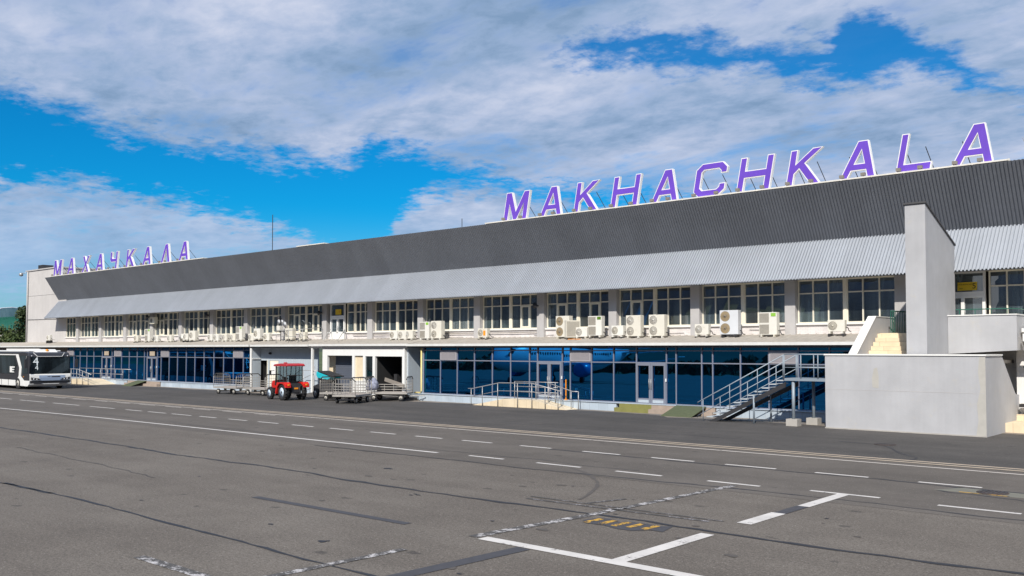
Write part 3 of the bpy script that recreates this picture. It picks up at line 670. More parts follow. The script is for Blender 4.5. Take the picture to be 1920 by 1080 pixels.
# ---------------- grey sandwich wall, baggage hall front
def ribbed(x0,x1,y,z0,z1,mt,name,pitch=0.3,par=None):
    vs=[];x=x0
    while x<x1-0.001:
        for fx,h in ((0,0),(0.86,0),(0.90,0.012),(0.96,0.012)):
            xx=min(x+fx*pitch,x1); vs+= [(xx,y+h,z0),(xx,y+h,z1)]
        x+=pitch
    vs+=[(x1,y,z0),(x1,y,z1)]
    c=len(vs)//2; b2=MB(); b2.add(vs,[(2*i,2*i+2,2*i+3,2*i+1) for i in range(c-1)]); return b2.build(name,mt,par or T,fix=False)
YW=41.25
ribbed(-59.95,-54.9,YW,0.0,3.5,'sandwich','grey_panel'); ribbed(-62.3,-59.95,YW,2.4,3.5,'sandwich','grey_panel'); ribbed(-61.35,-61.1,YW,0,2.4,'sandwich','grey_panel')
b=MB(); b.box(-62.40,-62.28,40.45,41.25,0,3.46); tp(b,'return_wall','sandwich')
b=MB(); b.box(-62.44,-62.26,40.37,40.45,0,3.46); tp(b,'corner_trim','white')
b=MB(); b.box(-62.277,-62.22,40.45,41.24,2.50,2.56); tp(b,'wall_ledge','white')
b=MB(); b.box(-62.27,-61.35,41.7,41.8,0,2.4); tp(b,'open_doorway','interior')
b=MB(); b.box(-61.38,-61.33,41.2,41.7,0,2.45); tp(b,'door_jamb','frame')
b=MB(); b.box(-61.1,-59.95,YW+0.02,YW+0.08,0.0,2.4); o=tp(b,'steel_door','frame'); h=MB(); h.box(-60.9,-60.15,YW+0.005,YW+0.02,1.3,2.25); h.build('door_panel','white',o)
b=MB(); b.lathe([(0.07,-0.15),(0.10,0),(0.07,0.05)],(-60.9,YW-0.06,2.95),'y',10); tp(b,'wall_floodlight','black')
# white hall
YB=40.46; X0,X1=-53.45,-44.9
ow=[(-52.9,-50.15,0.2,2.83),(-49.9,-49.0,1.15,2.83),(-48.75,-48.0,1.0,2.80),(-47.75,-45.05,0.2,2.80)]
bm_=[(X0,0.0),(X1,0.0),(X1,3.5),(X0,3.5)]
holes=[[(a,z0),(a,z1),(c,z1),(c,z0)] for a,c,z0,z1 in ow]
b=MB(); b.prism(bm_,'y',YB,YB+0.18,holes); tp(b,'baggage_hall_front','white')
b=MB(); b.box(X1+0.02,X1+0.14,YB-0.05,YB+0.2,0,3.5); tp(b,'white_post','white')
b=MB(); b.box(-54.65,-54.5,YB-0.1,YB+0.05,0,3.5); tp(b,'white_post','white')
b=MB(); b.box(-54.5,X0,YB-0.09,YB+0.04,3.34,3.5); tp(b,'white_beam','white')
b=MB(); b.box(-52.9,-50.15,YB+0.75,YB+0.8,0.2,2.83); [b.box(-52.9,-50.15,YB+0.735,YB+0.75,0.25+i*0.13,0.29+i*0.13) for i in range(20)]; tp(b,'roller_shutter','shutter')
b=MB(); b.box(-49.9,-49.0,YB+0.12,YB+0.17,1.15,2.83); tp(b,'boarded_window','beige')
b=MB(); b.quad((-48.75,YB+0.08,1.0),(-48.0,YB+0.08,1.0),(-48.0,YB+0.08,2.8),(-48.75,YB+0.08,2.8)); tp(b,'door_window','busglass',fix=False)
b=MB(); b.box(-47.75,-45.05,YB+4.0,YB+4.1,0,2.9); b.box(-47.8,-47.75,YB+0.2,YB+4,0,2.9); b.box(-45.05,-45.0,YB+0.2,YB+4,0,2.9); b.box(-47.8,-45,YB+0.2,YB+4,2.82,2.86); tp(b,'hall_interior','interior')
b=MB(); b.box(-47.2,-46.9,YB+1.2,YB+1.6,0.2,1.6); b.box(-46.9,-45.5,YB+1.1,YB+1.7,0.9,1.05); b.xf(Matrix.Identity(4)); tp(b,'conveyor','darksteel')
b=MB(); b.box(X1+0.1,X1+0.22,YB+0.2,42.6,0,3.46); tp(b,'return_wall','sandwich')
ribbed(X1+0.22,-43.3,42.6,0.0,3.46,'sandwich','grey_panel')
b=MB(); b.box(-43.42,-43.28,40.66,42.6,0,3.46); tp(b,'return_wall','sandwich')
b=MB(); b.prism([(38.9,0.006),(YB,0.2),(YB,-0.01),(38.9,-0.01)],'x',-54.5,-43.6); struct(b,'ramp','asphalt2')
b=MB(); b.box(-54.7,X0,41.9,42.0,0.0,3.4); tp(b,'passage_wall','beige')
b=MB(); b.tube([(-43.32,40.55,3.45),(-43.32,40.55,0.62),(-43.36,40.5,0.5),(-43.9,40.5,0.5)],0.05,8); tag(b.build('gas_pipe','yellowpipe'),'thin yellow pipe at the left end of the right blue glass wall','pipe')
# roof cover rail above hall
def railing(name,label,cat,posts,h,mt,rails=(1.0,0.5),r=0.022,group=None,base=None,parent=None):
    b=MB()
    for p in posts: b.tube([p,(p[0],p[1],p[2]+h)],r)
    for k in rails: b.tube([(p[0],p[1],p[2]+h*k) for p in posts],r*(1.15 if k==1.0 else 0.8))
    o=b.build(name,mt,parent)
    if label: tag(o,label,cat,group)
    return o
railing('deck_railing','thin steel railing on the lower roof left of the white upper door','railing',[(-60.2,41.2,3.75),(-58.6,41.2,3.75),(-57.4,41.2,3.75),(-57.0,41.3,3.8),(-56.9,43.0,3.98)],0.95,'steel')
b=MB(); b.tube([(-56.0,43.1,4.75),(-54.9,41.6,3.9)],0.025); b.tube([(-54.3,43.1,4.75),(-54.25,43.1,4.0)],0.03); b.tube([(-54.3,43.1,4.7),(-53.2,41.6,3.9)],0.025); tag(b.build('door_handrail','steel'),'pair of sloping handrails in front of the white upper door','railing')
b=MB()
for i in range(5): b.box(-55.0+i*0.22,-54.78+i*0.22,41.0,41.8,0,0.2*(i+1))
o=b.build('side_steps','concrete'); tag(o,'narrow concrete side steps in the gap left of the white baggage hall','steps')
r_=MB(); 
for x,z in ((-56.6,0.2),(-55.6,0.7),(-54.3,1.1)): r_.tube([(x,40.4,0),(x,40.4,z+0.95)],0.022)
r_.tube([(-57.6,40.4,0.9),(-56.0,40.4,1.75),(-54.0,40.4,1.75)],0.025); r_.tube([(-56.4,40.4,0.9),(-54.2,40.4,1.6)],0.02)
tag(r_.build('handrail','steel'),'steel handrail rising behind the red tractor to the gap beside the white hall','railing')
# steps at the doors
def steps(x0,x1,mx,label,tone):
    t=thing('entrance_steps',label,'steps',((x0+x1)/2,40.4,0))
    hw=(x1-x0)/2
    for i,(ya,z) in enumerate(((-0.28,0.215),(0.02,0.43))):
        b=MB(); b.box(-hw+0.12*i,hw,ya,0.5,0.215*i-(0.02 if i==0 else 0),z); b.build('step','brownstone',t)
        if tone:
            c=MB(); c.box(-hw+0.12*i-0.002,-hw+2.1,ya-0.012,ya,0.215*i,z+0.004); c.box(-hw+0.12*i,-hw+2.1,ya,ya+0.27,z+0.001,z+0.006); c.build('tiled_nosing','yellowtile',t)
    m=MB(); m.prism([(-1.45,0.005),(-1.43,0.035),(0.03,0.47),(0.05,0.44)],'x',mx-0.85,mx+0.85); m.build('ramp_mat','mat',t); return t
steps(-28.1,-22.35,1.55,'low olive edged steps with a green ramp, left of the metal stair',True)
steps(-82.4,-76.4,-0.2,'low brown steps with a worn green ramp mat between the two left glass doors',False)
b=MB(); b.box(-31.70,-31.65,40.57,40.62,0.462,1.6); b.box(-31.76,-31.60,40.54,40.66,0.462,0.50); tag(b.build('orange_post','orange'),'thin orange red post right of the glass door above the middle ramp','post')
# ---------------- ramps with railings (middle and left)
def ramp(label,rail_label,X,Y0,Y1,xs,zt,grp):
    b=MB(); b.prism([(xs[0],0.0),(xs[3],0.0),(xs[2],zt),(xs[1],zt)],'y',Y0,Y1); o=b.build('access_ramp','beigetile'); tag(o,label,'ramp',grp)
    z=lambda x: 0 if x<=xs[0] or x>=xs[3] else (zt*(x-xs[0])/(xs[1]-xs[0]) if x<xs[1] else (zt if x<=xs[2] else zt*(xs[3]-x)/(xs[3]-xs[2])))
    return z
z=ramp('beige tiled access ramp sloping both ways under the steel rails, middle of the facade','',0,39.35,40.44,(-37.7,-35.3,-33.0,-30.7),0.44,'access ramps at the plinth')
b=MB(); Yr=39.28
pp=[-37.7,-36.8,-35.6,-34.1,-33.05,-32.1,-31.2]
for x in pp: b.tube([(x,Yr,0),(x,Yr,z(x)+0.95)],0.024,6)
for k in (0.95,0.5): b.tube([(-37.95 if k>0.9 else -36.8,Yr,k+z(-37.6))]+[(x,Yr,k+z(x)) for x in (-37.6,-35.5,-33.05,-31.0)],0.026 if k>0.9 else 0.018,6)
for x in (-35.2,-33.6,-32.2): b.tube([(x,40.3,z(x)),(x,40.3,1.42)],0.024,6)
for k in (0.98,0.7,0.4): b.tube([(-35.2,40.3,0.44+k),(-32.0,40.3,0.44+k)],0.022,6)
b.tube([(-32.6,40.05,1.42),(-30.8,40.05,0.98),(-30.4,40.05,0.98)],0.026,6); 
for x,zz in ((-32.5,1.4),(-31.6,1.15),(-30.9,0.98),(-30.4,0.98)): b.tube([(x,40.05,0.0 if x>-31 else 0.2),(x,40.05,zz)],0.024,6)
tag(b.build('ramp_railing','steel'),'brown grey steel tube railing round the middle access ramp before the blue glass','railing','railings round the access ramps')
z=ramp('beige access ramp beside the airport bus at the left end of the facade','',0,38.2,40.44,(-93.5,-90.2,-87.4,-84.6),0.46,'access ramps at the plinth')
b=MB(); pp=[-91.5,-90,-88.8,-87.6,-86.4,-85.2]
for x in pp: b.tube([(x,38.12,0),(x,38.12,z(x)+0.95)],0.03,6)
for k in (0.95,0.5): b.tube([(-93,38.12,k+0.05)]+[(x,38.12,k+z(x)) for x in (-90.2,-87.4,-84.6)],0.032,6)
for x in (-92,-90.5,-89,-87.5,-86,-84.5,-83): b.tube([(x,40.3,0.4),(x,40.3,1.42)],0.026,6)
b.tube([(-92,40.3,1.42),(-81.5,40.3,1.42)],0.03,6); b.tube([(-92,40.3,0.95),(-83,40.3,0.95)],0.02,6)
tag(b.build('ramp_railing','steel'),'grey steel tube railing on the left access ramp beside the bus','railing','railings round the access ramps')
# ================================================================== RIGHT: outdoor stair, pylon, balcony
S_=thing('outdoor_staircase','massive grey rendered stair block with beige steps and a sloping parapet, at the right end','staircase',(-12.6,39.5,0)); S_.location=(0,0,0)
XB0,XB1,YB0=-15.66,-9.52,37.6
b=MB(); b.prism([(YB0,0),(42.7,0),(42.7,1.40),(42.0,1.46),(39.95,3.03),(YB0,3.03)],'x',XB1-0.3,XB1); b.build('side_wall','stucco',S_)
b=MB(); b.box(XB0,XB1-0.302,YB0+0.002,YB0+0.35,0,3.028); b.box(XB0,XB0+0.3,YB0+0.352,40.4,0,3.026); b.build('front_wall','stucco',S_)
def stain(pts,nm_,seed):
    rs=random.Random(seed); b=MB(); b.add([(x+rs.uniform(-.02,.02),YB0-0.0015,z) for x,z in pts],[tuple(range(len(pts)))]); return b.build(nm_,'creamstain',S_,fix=False)
stain([(-9.86,0.03),(-9.53,0.03),(-9.53,3.0),(-9.72,3.0),(-9.78,2.4),(-9.70,1.8),(-9.84,1.2),(-9.80,0.6)],'repaired_edge',1)
stain([(-13.72,1.75),(-13.48,1.72),(-13.44,2.2),(-13.5,2.55),(-13.66,2.5),(-13.74,2.1)],'repair_patch',2)
b=MB(); b.box(XB0+0.01,XB1-0.01,YB0-0.003,YB0+0.001,1.62,1.635); b.build('render_joint','pilaster',S_)
b=MB(); b.box(XB0-0.02,XB1+0.02,YB0-0.03,YB0,0.0,0.05); b.build('base_fillet','concrete',S_)
b=MB(); b.box(XB0-0.04,XB1+0.04,YB0-0.04,YB0+0.4,3.03,3.09); b.box(XB1-0.34,XB1+0.04,YB0+0.4,39.95,3.03,3.088); b.build('coping','white',S_)
b=MB(); b.box(XB0+0.3,XB1-0.31,YB0+0.36,43.2,2.7,2.85); b.build('stair_floor','concrete',S_)
b=MB(); b.prism([(38.6,2.9),(43.2,2.9),(43.2,4.70),(41.0,4.70),(38.6,2.96)],'x',-15.08,-14.76); b.build('parapet','stucco',S_)
b=MB(); b.prism([(38.55,2.93),(41.0,4.702),(43.2,4.702),(43.2,4.74),(40.99,4.74),(38.52,2.97)],'x',-15.10,-14.74); b.build('parapet_coping','white',S_)
for i in range(6):
    ya=39.75+i*0.27; b=MB(); b.box(-14.74,-12.56,ya,43.2,2.86+i*0.185,2.86+(i+1)*0.185-0.004); b.build('step','beigetile',S_)
b=MB(); b.box(-14.74,-9.3,41.4,43.2,3.86,3.99); b.build('landing','beige',S_)
b=MB()
for i in range(9):
    y=41.85+i*0.13; b.tube([(-14.42+i*0.03,y,3.99),(-14.42+i*0.03,y,4.95)],0.018,5)
    b.tube([(-14.18+i*0.07,42.9,3.99),(-14.18+i*0.07,42.9,4.95)],0.018,5)
b.tube([(-14.42,41.85,4.97),(-14.16,42.92,4.97),(-13.5,42.92,4.97)],0.03,6); b.box(-14.43,-14.40,41.85,42.9,4.1,4.9) if False else None
b.build('green_fence','green',S_)
b=MB(); b.box(XB1+0.002,-3.5,40.3,43.2,0,0.38); b.box(XB1+0.002,-3.5,42.1,43.2,0.38,0.62); b.build('lower_step','beigetile',S_)
# pylon
P_=thing('pylon','tall grey rendered pylon with a sloping top rising through the corrugated canopy','pylon',(0,0,0))
b=MB(); b.prism([(38.2,3.02),(42.0,3.02),(42.0,7.72),(38.2,9.08)],'x',-12.55,-11.77); b.build('shaft','stucco',P_)
b=MB(); b.prism([(38.14,9.082),(42.04,7.69),(42.04,7.75),(38.14,9.15)],'x',-12.60,-11.72); b.build('cap','soffit',P_)
# balcony
B_=thing('balcony','projecting grey rendered balcony to the right of the tall pylon','balcony',(0,0,0))
b=MB(); b.prism([(-11.76,3.09),(-9.18,3.24),(-9.18,4.66),(-11.76,4.66)],'y',40.9,41.1); b.prism([(41.102,3.24),(43.2,3.24),(43.2,4.66),(41.102,4.66)],'x',-9.38,-9.182); b.box(-11.76,-11.6,41.102,43.2,3.1,4.66); b.build('balcony_wall','stucco',B_)
b=MB(); b.box(-11.78,-9.15,40.86,41.12,4.66,4.70); b.box(-9.4,-9.15,41.12,43.2,4.66,4.698); b.build('coping','white',B_)
b=MB(); b.box(-11.6,-9.39,41.12,43.2,3.3,3.45); b.build('balcony_floor','concrete',B_)
b=MB()
for x in (-11.4,-10.8,-10.2,-9.6): b.tube([(x,41.25,3.5),(x,41.25,4.93)],0.018,5)
b.tube([(-11.55,41.25,4.93),(-9.5,41.25,4.93),(-9.28,42.0,4.93),(-9.28,43,4.9)],0.022,5); b.build('green_rail','green',B_)
b=MB(); b.box(-14.9,XR,43.25,43.9,-0.02,3.95); tp(b,'lower_wall','whitewall')
b=MB(); b.box(-9.6,-4.4,42.6,43.2,0.62,4.0); tp(b,'white_pier','whitewall')
b=MB(); b.box(-9.1,-4,41.3,43.19,3.98,4.12); b.box(-9.0,-8.0,41.0,41.2,3.6,3.9) ; tp(b,'awning_slab','white')
b=MB(); b.tube([(-9.3,42.4,2.55),(-7.0,42.4,2.62)],0.03); b.tube([(-8.9,42.3,1.0),(-8.9,42.3,1.9)],0.05); b.tube([(-8.3,42.3,1.0),(-8.3,42.3,1.9)],0.05); b.box(-9.4,-7.2,42.0,42.4,0.92,1.05); b.tube([(-9.0,42.2,0.62),(-9.0,42.2,1)],0.03); b.tube([(-7.6,42.2,0.62),(-7.6,42.2,1)],0.03)
tag(b.build('pipe_rack','black'),'black low pipe rack under the balcony against the white pier','rack')
# ================================================================== METAL STAIR
MS=thing('metal_stair','grey painted open metal staircase climbing to a platform beside the rendered stair block','staircase',(-18.6,38.3,0)); MS.location=(0,0,0)
xa,za,xb,zb=-21.3,0.05,-17.55,2.0
N_=11
for i in range(N_):
    f_=(i+0.5)/N_; x=xa+(xb-xa)*f_; z=za+(zb-za)*(i+1)/(N_+0.3)
    b=MB(); b.box(x-0.16,x+0.16,37.70,38.95,z-0.04,z); b.build('tread','tread',MS)
for y in (37.72,38.98):
    b=MB(); b.prism([(xa+0.15,0.0),(xa+0.5,0.0),(xb+0.1,zb-0.34),(xb+0.1,zb-0.12)],'y',y-0.03,y+0.03); b.build('stringer','darksteel',MS)
b=MB(); b.box(-17.5,XB0-0.01,37.68,39.02,1.93,2.04); b.build('platform','stairpaint',MS)
def hand(y,posts,sx_,par):
    b=MB(); sl=(zb-za)/(xb-xa)
    for x in posts:
        zz=za+sl*(x-xa); b.tube([(x,y,max(zz-0.05,0)),(x,y,zz+1.02)],0.019,6)
    for k,r in ((1.02,0.024),(0.42,0.017)): b.tube([(sx_,y,za+sl*(sx_-xa)+k-0.10),(sx_+0.03,y,za+sl*(sx_-xa)+k),(xb,y,zb+k)],r,6)
    b.tube([(xb,y,2.0),(xb,y,3.04)],0.024,6); b.build('handrail','stairpaint',par)
hand(37.68,(-21.45,-20.1,-18.75),-21.75,MS); hand(39.0,(-21.3,-19.9,-18.5),-21.6,MS)
for y in (37.68,39.0):
    b=MB()
    for x in (-17.5,-16.75,-16.0): b.tube([(x,y,2.04),(x,y,3.06)],0.024,6)
    b.tube([(-17.5,y,3.06),(XB0,y,3.06)],0.028,6); b.tube([(-17.5,y,2.5),(XB0,y,2.5)],0.02,6); b.build('platform_railing','stairpaint',MS)
for x,y in ((-17.15,37.8),(-16.75,38.95)):
    b=MB(); b.tube([(x,y,0.2),(x,y,1.94)],0.07,10); l=b.build('leg','stairpaint',MS)
    c=MB(); c.box(x-0.25,x+0.25,y-0.22,y+0.22,0,0.30); c.build('concrete_footing','concrete',l)
for x,y in ((-18.95,37.72),(-18.75,38.98)):
    b=MB(); b.tube([(x,y,0),(x,y,1.25)],0.045,8); b.build('leg','stairpaint',MS)
# ================================================================== SIGN LETTERS
A_=([(0,0),(.22,0),(.29,.2),(.68,.2),(.75,0),(.97,0),(.62,1),(.35,1)],[(.36,.39),(.61,.39),(.485,.74)])
GL={'A':(A_[0],[A_[1]],1.0),
'M':([(0,0),(.19,0),(.19,.58),(.41,0),(.57,0),(.79,.58),(.79,0),(.98,0),(.98,1),(.75,1),(.49,.33),(.23,1),(0,1)],[],1.12),
'K':([(0,0),(.20,0),(.20,.32),(.32,.45),(.70,0),(.98,0),(.47,.6),(.90,1),(.62,1),(.20,.60),(.20,1),(0,1)],[],1.03),
'H':([(0,0),(.20,0),(.20,.39),(.79,.39),(.79,0),(.99,0),(.99,1),(.79,1),(.79,.61),(.20,.61),(.20,1),(0,1)],[],1.06),
'C':([(.18,0),(.82,0),(1,.17),(1,.36),(.80,.36),(.80,.27),(.73,.2),(.27,.2),(.20,.27),(.20,.73),(.27,.8),(.73,.8),(.80,.73),(.80,.66),(1,.66),(1,.83),(.82,1),(.18,1),(0,.83),(0,.17)],[],1.06),
'L':([(0,0),(.92,0),(.92,.21),(.20,.21),(.20,1),(0,1)],[],0.95),
'X':([(0,0),(.24,0),(.48,.36),(.72,0),(.97,0),(.61,.5),(.95,1),(.71,1),(.49,.66),(.26,1),(.01,1),(.36,.5)],[],1.0),
'Ч':([(.68,0),(.89,0),(.89,1),(.68,1),(.68,.6),(.28,.6),(.21,.67),(.21,1),(0,1),(0,.53),(.14,.4),(.68,.4)],[],1.0),
'Л':([(0,0),(.22,0),(.485,.74),(.74,0),(.97,0),(.62,1),(.35,1)],[],1.0)}
def area(p): return sum(p[i][0]*p[(i+1)%len(p)][1]-p[(i+1)%len(p)][0]*p[i][1] for i in range(len(p)))/2
def inset(p,d):
    n=len(p); out=[]
    for i in range(n):
        a,b_,c=Vector(p[i-1]),Vector(p[i]),Vector(p[(i+1)%n])
        e1=(b_-a).normalized(); e2=(c-b_).normalized(); n1=Vector((-e1.y,e1.x)); n2=Vector((-e2.y,e2.x))
        k=1+n1.dot(n2); v=(n1+n2)/max(k,0.35); out.append(tuple(b_+v*d))
    return out
HL=1.70
SHEAR=0.185
ordn=['first','second','third']
def letter(ch,x,side,lab,grp,dep=0.19):
    poly,holes,wf=GL[ch]
    poly=[(p[0]*HL*wf,p[1]*HL) for p in poly]; holes=[[(p[0]*HL*wf,p[1]*HL) for p in h] for h in holes]
    poly=poly if area(poly)>0 else poly[::-1]; holes=[h if area(h)<0 else h[::-1] for h in holes]
    sh=lambda L:[(p[0]+SHEAR*p[1],p[1]) for p in L]
    po,ho=sh(poly),[sh(h) for h in holes]
    t=thing('sign_letter',lab,'letter',(x,42.12,11.13),0,grp)
    b=MB(); b.prism(po,'y',0,dep,ho); b.build('letter_tray','lettertray',t)
    pi,hi=inset(po,0.042),[inset(h,0.042) for h in ho]
    b=MB(); b.prism(pi,'y',-0.012,-0.001,hi); b.build('purple_face','purple',t)
    wd=max(p[0] for p in po)
    for s in (0.25,0.8):
        b=MB(); b.tube([(wd*s,dep,HL*0.62),(wd*s+0.15,1.15,-0.1)],0.02,5); b.build('brace','darksteel',t)
    fl=thing('floodlight','roof floodlight before the '+side,'floodlight',(x+0.2,41.92,11.08),0,'floodlights lighting the roof letters')
    q=MB(); q.box(-0.10,0.10,-0.08,0.06,0.08,0.22); q.build('lamp_housing','acgrille',fl)
    q=MB(); q.box(-0.02,0.02,-0.02,0.02,0,0.09); q.box(-0.12,0.12,-0.012,0.012,0.02,0.04); q.build('bracket','rust',fl)
    f2=dup(fl); f2.location.x=x+wd*0.72; f2['label']=fl['label'].replace('before the','under right leg of'); fl['label']=fl['label'].replace('before the','under left leg of')
lat=[-37.73,-34.84,-32.31,-29.73,-27.06,-24.52,-22.03,-19.4,-16.76,-14.21,-11.87]
nm=['letter M that starts the near sign','letter A between M and K, near sign','letter K between A and H, near sign','letter H between K and A, near sign','letter A between H and C, near sign','letter C of the near sign','letter H between C and K, near sign','letter K between H and A, near sign','letter A between K and L, near sign','letter L of the near sign','last letter A of the near sign']
for ch,x,s in zip('MAKHACHKALA',lat,nm): letter(ch,x,s,'purple roof '+s,'letters of the roof sign')
cyr=[-102.9,-99.5,-96.1,-92.9,-89.9,-86.5,-83.25,-79.8,-76.6]
ns=['first letter M of the far sign','second letter, an A, of the far sign','third letter, X shaped, of the far sign','fourth letter, an A, of the far sign','fifth letter, hook shaped, of the far sign','sixth letter, K shaped, of the far sign','seventh letter, an A, of the far sign','eighth letter, a bare peak, of the far sign','ninth and last letter, an A, of the far sign']
for ch,x,s in zip(['M','A','X','A','Ч','K','A','Л','A'],cyr,ns): letter(ch,x,s,'purple roof '+s,'letters of the roof sign')
def strip(x0,x1,lab):
    b=MB(); b.box(x0,x1,41.86,42.55,11.055,11.12); x=x0
    while x<x1: b.box(x,x+0.06,41.84,41.86,11.04,11.125); x+=1.4
    tag(b.build('sign_base_rail','rust'),lab,'rail','rails under the roof signs')
strip(-39.0,-9.6,'weathered white rail under the near Latin roof letters'); strip(-103.2,-72.0,'weathered white rail under the far Cyrillic roof letters'); strip(-58.6,-55.2,'short white rail on the bare roof edge between the two signs')
b=MB(); b.tube([(-66.4,45,11),(-66.4,45,14.6)],0.035,5); b.tube([(-66.4,45,11),(-66.4,45,11.4)],0.07,6); tag(b.build('antenna_mast','darksteel'),'tall thin antenna mast on the roof right of the Cyrillic sign','antenna')
b=MB(); b.tube([(-43.1,44,11),(-43.1,44,12.0)],0.025,5); tag(b.build('short_mast','darksteel'),'short thin mast on the roof left of the Latin sign','antenna')
b=MB()
for k in range(14):
    f_=k/13; p=Vector((-9.9,46,12.6))+Vector((2.9,0.3,1.5))*f_
    b.tube([p+Vector((0,-0.25,0.12)),p+Vector((0,0.25,-0.12))],0.012,4)
b.tube([(-9.9,46,12.6),(-7.0,46.3,14.1)],0.02,5); b.tube([(-7.6,46.3,11),(-7.6,46.3,13.8)],0.04,5); tag(b.build('yagi_antenna','steel'),'ribbed aerial on the roof at the right edge beyond the last letter','antenna')
# ================================================================== AIR CONDITIONING UNITS
def fan(mb,cx,cz,r,y):
    n=18
    for rr in (r,r*0.72,r*0.45):
        vs=[];k=0
        for i in range(n):
            a=2*math.pi*i/n; vs+=[(cx+rr*math.cos(a),y,cz+rr*math.sin(a)),(cx+(rr-0.012)*math.cos(a),y-0.006,cz+(rr-0.012)*math.sin(a))]
        mb.add(vs,[(2*i,(2*i+2)%(2*n),(2*i+3)%(2*n),2*i+1) for i in range(n)])
    for i in range(8):
        a=math.pi*i/8; mb.tube([(cx-r*math.cos(a),y-0.004,cz-r*math.sin(a)),(cx+r*math.cos(a),y-0.004,cz+r*math.sin(a))],0.005,4)
def ac_proto(kind,cool=False):
    W_,H_,D_={'double':(0.95,1.14,0.34),'grille':(0.92,1.10,0.34),'single':(0.95,0.82,0.34),'small':(0.80,0.54,0.28),'tall':(1.0,1.22,0.36)}[kind]
    t=thing('air_conditioner','','air conditioner')
    cs='acwhite2' if cool else 'acwhite'
    b=MB(); b.box(-W_/2,W_/2,-D_/2,D_/2,0.10,0.10+H_); b.build('casing',cs,t,bevel=0.015)
    fr=-D_/2-0.004
    nf=2 if kind in('double','tall','grille') else 1
    for i in range(nf):
        hh=H_/nf; cz=0.10+hh*(i+0.5); r=min(hh*0.43,W_*0.27); cx=-W_*0.2
        d=MB()
        if kind=='grille':
            d.box(cx-W_*0.27,cx+W_*0.27,fr,fr+0.003,cz-hh*0.42,cz+hh*0.42)
            g=d.build('fan_opening','acgrille',t)
            e=MB()
            for j in range(9): e.box(cx-W_*0.27,cx+W_*0.27,fr-0.012,fr-0.002,cz-hh*0.42+j*hh*0.098,cz-hh*0.42+j*hh*0.098+0.012)
            e.build('grille',cs,t)
        else:
            n=22; d.add([(cx+r*math.cos(2*math.pi*k/n),fr+0.002,cz+r*math.sin(2*math.pi*k/n)) for k in range(n)],[tuple(range(n))]); d.build('fan_opening','gold' if kind=='tall' else 'acgrille',t,fix=False)
            e=MB(); fan(e,cx,cz,r,fr-0.002); e.lathe([(r*0.22,-0.008),(r*0.18,0)],(cx,fr-0.004,cz),'y',10); e.build('fan_guard',cs if kind!='tall' else 'acgrille',t)
    for s in (-1,1):
        b=MB(); b.box(s*W_*0.36-0.03,s*W_*0.36+0.03,-D_/2-0.05,D_/2+0.05,0.0,0.10); b.build('foot','darksteel' if cool else 'acwhite',t)
    b=MB(); b.tube([(W_/2,0.02,0.3),(W_/2+0.08,0.04,0.28),(W_/2+0.12,0.12,0.12),(W_/2+0.12,0.35,0.1)],0.022,5); b.build('hose','black',t)
    return t
protos={}
acs=[(-17.04,'small',.12,'small air conditioner on brackets nearest the sloping parapet of the grey stair'),
(-20.42,'grille',0,'large two fan unit with a green sticker left of the pilaster nearest the grey stair'),
(-22.52,'tallc',.04,'large cool white two fan unit standing on a dark base right of a small unit'),
(-24.09,'small',.05,'small single fan unit just right of a pilaster, left of the cool white large unit'),
(-26.79,'double',0,'right one of the two matching large two fan units standing close together'),
(-28.27,'double',0,'left one of the two matching large two fan units standing close together'),
(-29.34,'small',.06,'small single fan unit right beside the left of the two matching large units'),
(-30.86,'grille',.06,'large grille fronted unit with green sticker left of a pilaster, mid facade'),
(-31.83,'small',.0,'small unit half hidden behind the sideways standing condenser'),
(-33.16,'tall',0,'large two fan unit with yellowed fans next to the sideways standing condenser'),
(-39.55,'smallo',.05,'small unit with an orange sticker alone on a stretch of white parapet'),
(-43.68,'double',0,'large two fan unit above the left end of the right blue glass wall'),
(-44.80,'grille',0,'large brown grilled unit left next to the two fan unit above the yellow pipe'),
(-46.36,'small',0,'rightmost of the three small units in a close row over the white hall'),
(-47.03,'small',-.01,'middle one of the three small units in a close row over the white hall'),
(-47.89,'small',0,'leftmost of the three small units in a close row over the white hall'),
(-58.32,'smallg',.05,'small grilled unit above the grey panel wall beside the deck railing'),
(-59.99,'single',.08,'medium single fan unit above the open grey wall doorway, right of the dish mount'),
(-63.03,'smallg',.0,'small grilled unit right of a medium fan unit, ending the left glass wall'),
(-64.30,'single',.12,'medium single fan unit above the right end of the left glass wall'),
(-65.2,'small',-.02,'small unit tucked left of the medium fan unit over the left glass wall'),
(-66.91,'grille',.05,'large grilled two fan unit over the grey vent panel of the left glass wall'),
(-67.9,'small',0,'small unit immediately left of the large grilled unit over the left glass wall'),
(-69.14,'small',0,'small unit standing alone, third left of the large grilled unit'),
(-70.42,'small',0,'right unit of the small pair beside the bay pilaster, left facade'),
(-71.36,'small',.03,'left unit of the small pair beside the bay pilaster, left facade'),
(-74.22,'single',.08,'medium fan unit raised on a stand, far part of the left facade'),
(-75.39,'smallg',.12,'small grilled unit left beside the raised medium fan unit'),
(-78.22,'smallg',0,'small brownish unit between the round dish and a pilaster, far left facade'),
(-80.64,'smallg',0,'small brownish unit just right of a pilaster, far left facade'),
(-82.19,'grille',.05,'tall grilled unit, the farthest left of the large ones'),
(-84.44,'small',.06,'small dark fanned unit left of the farthest large grilled unit'),
(-104.2,'small',.28,'small air conditioner on brackets at the foot of the plain end wall')]
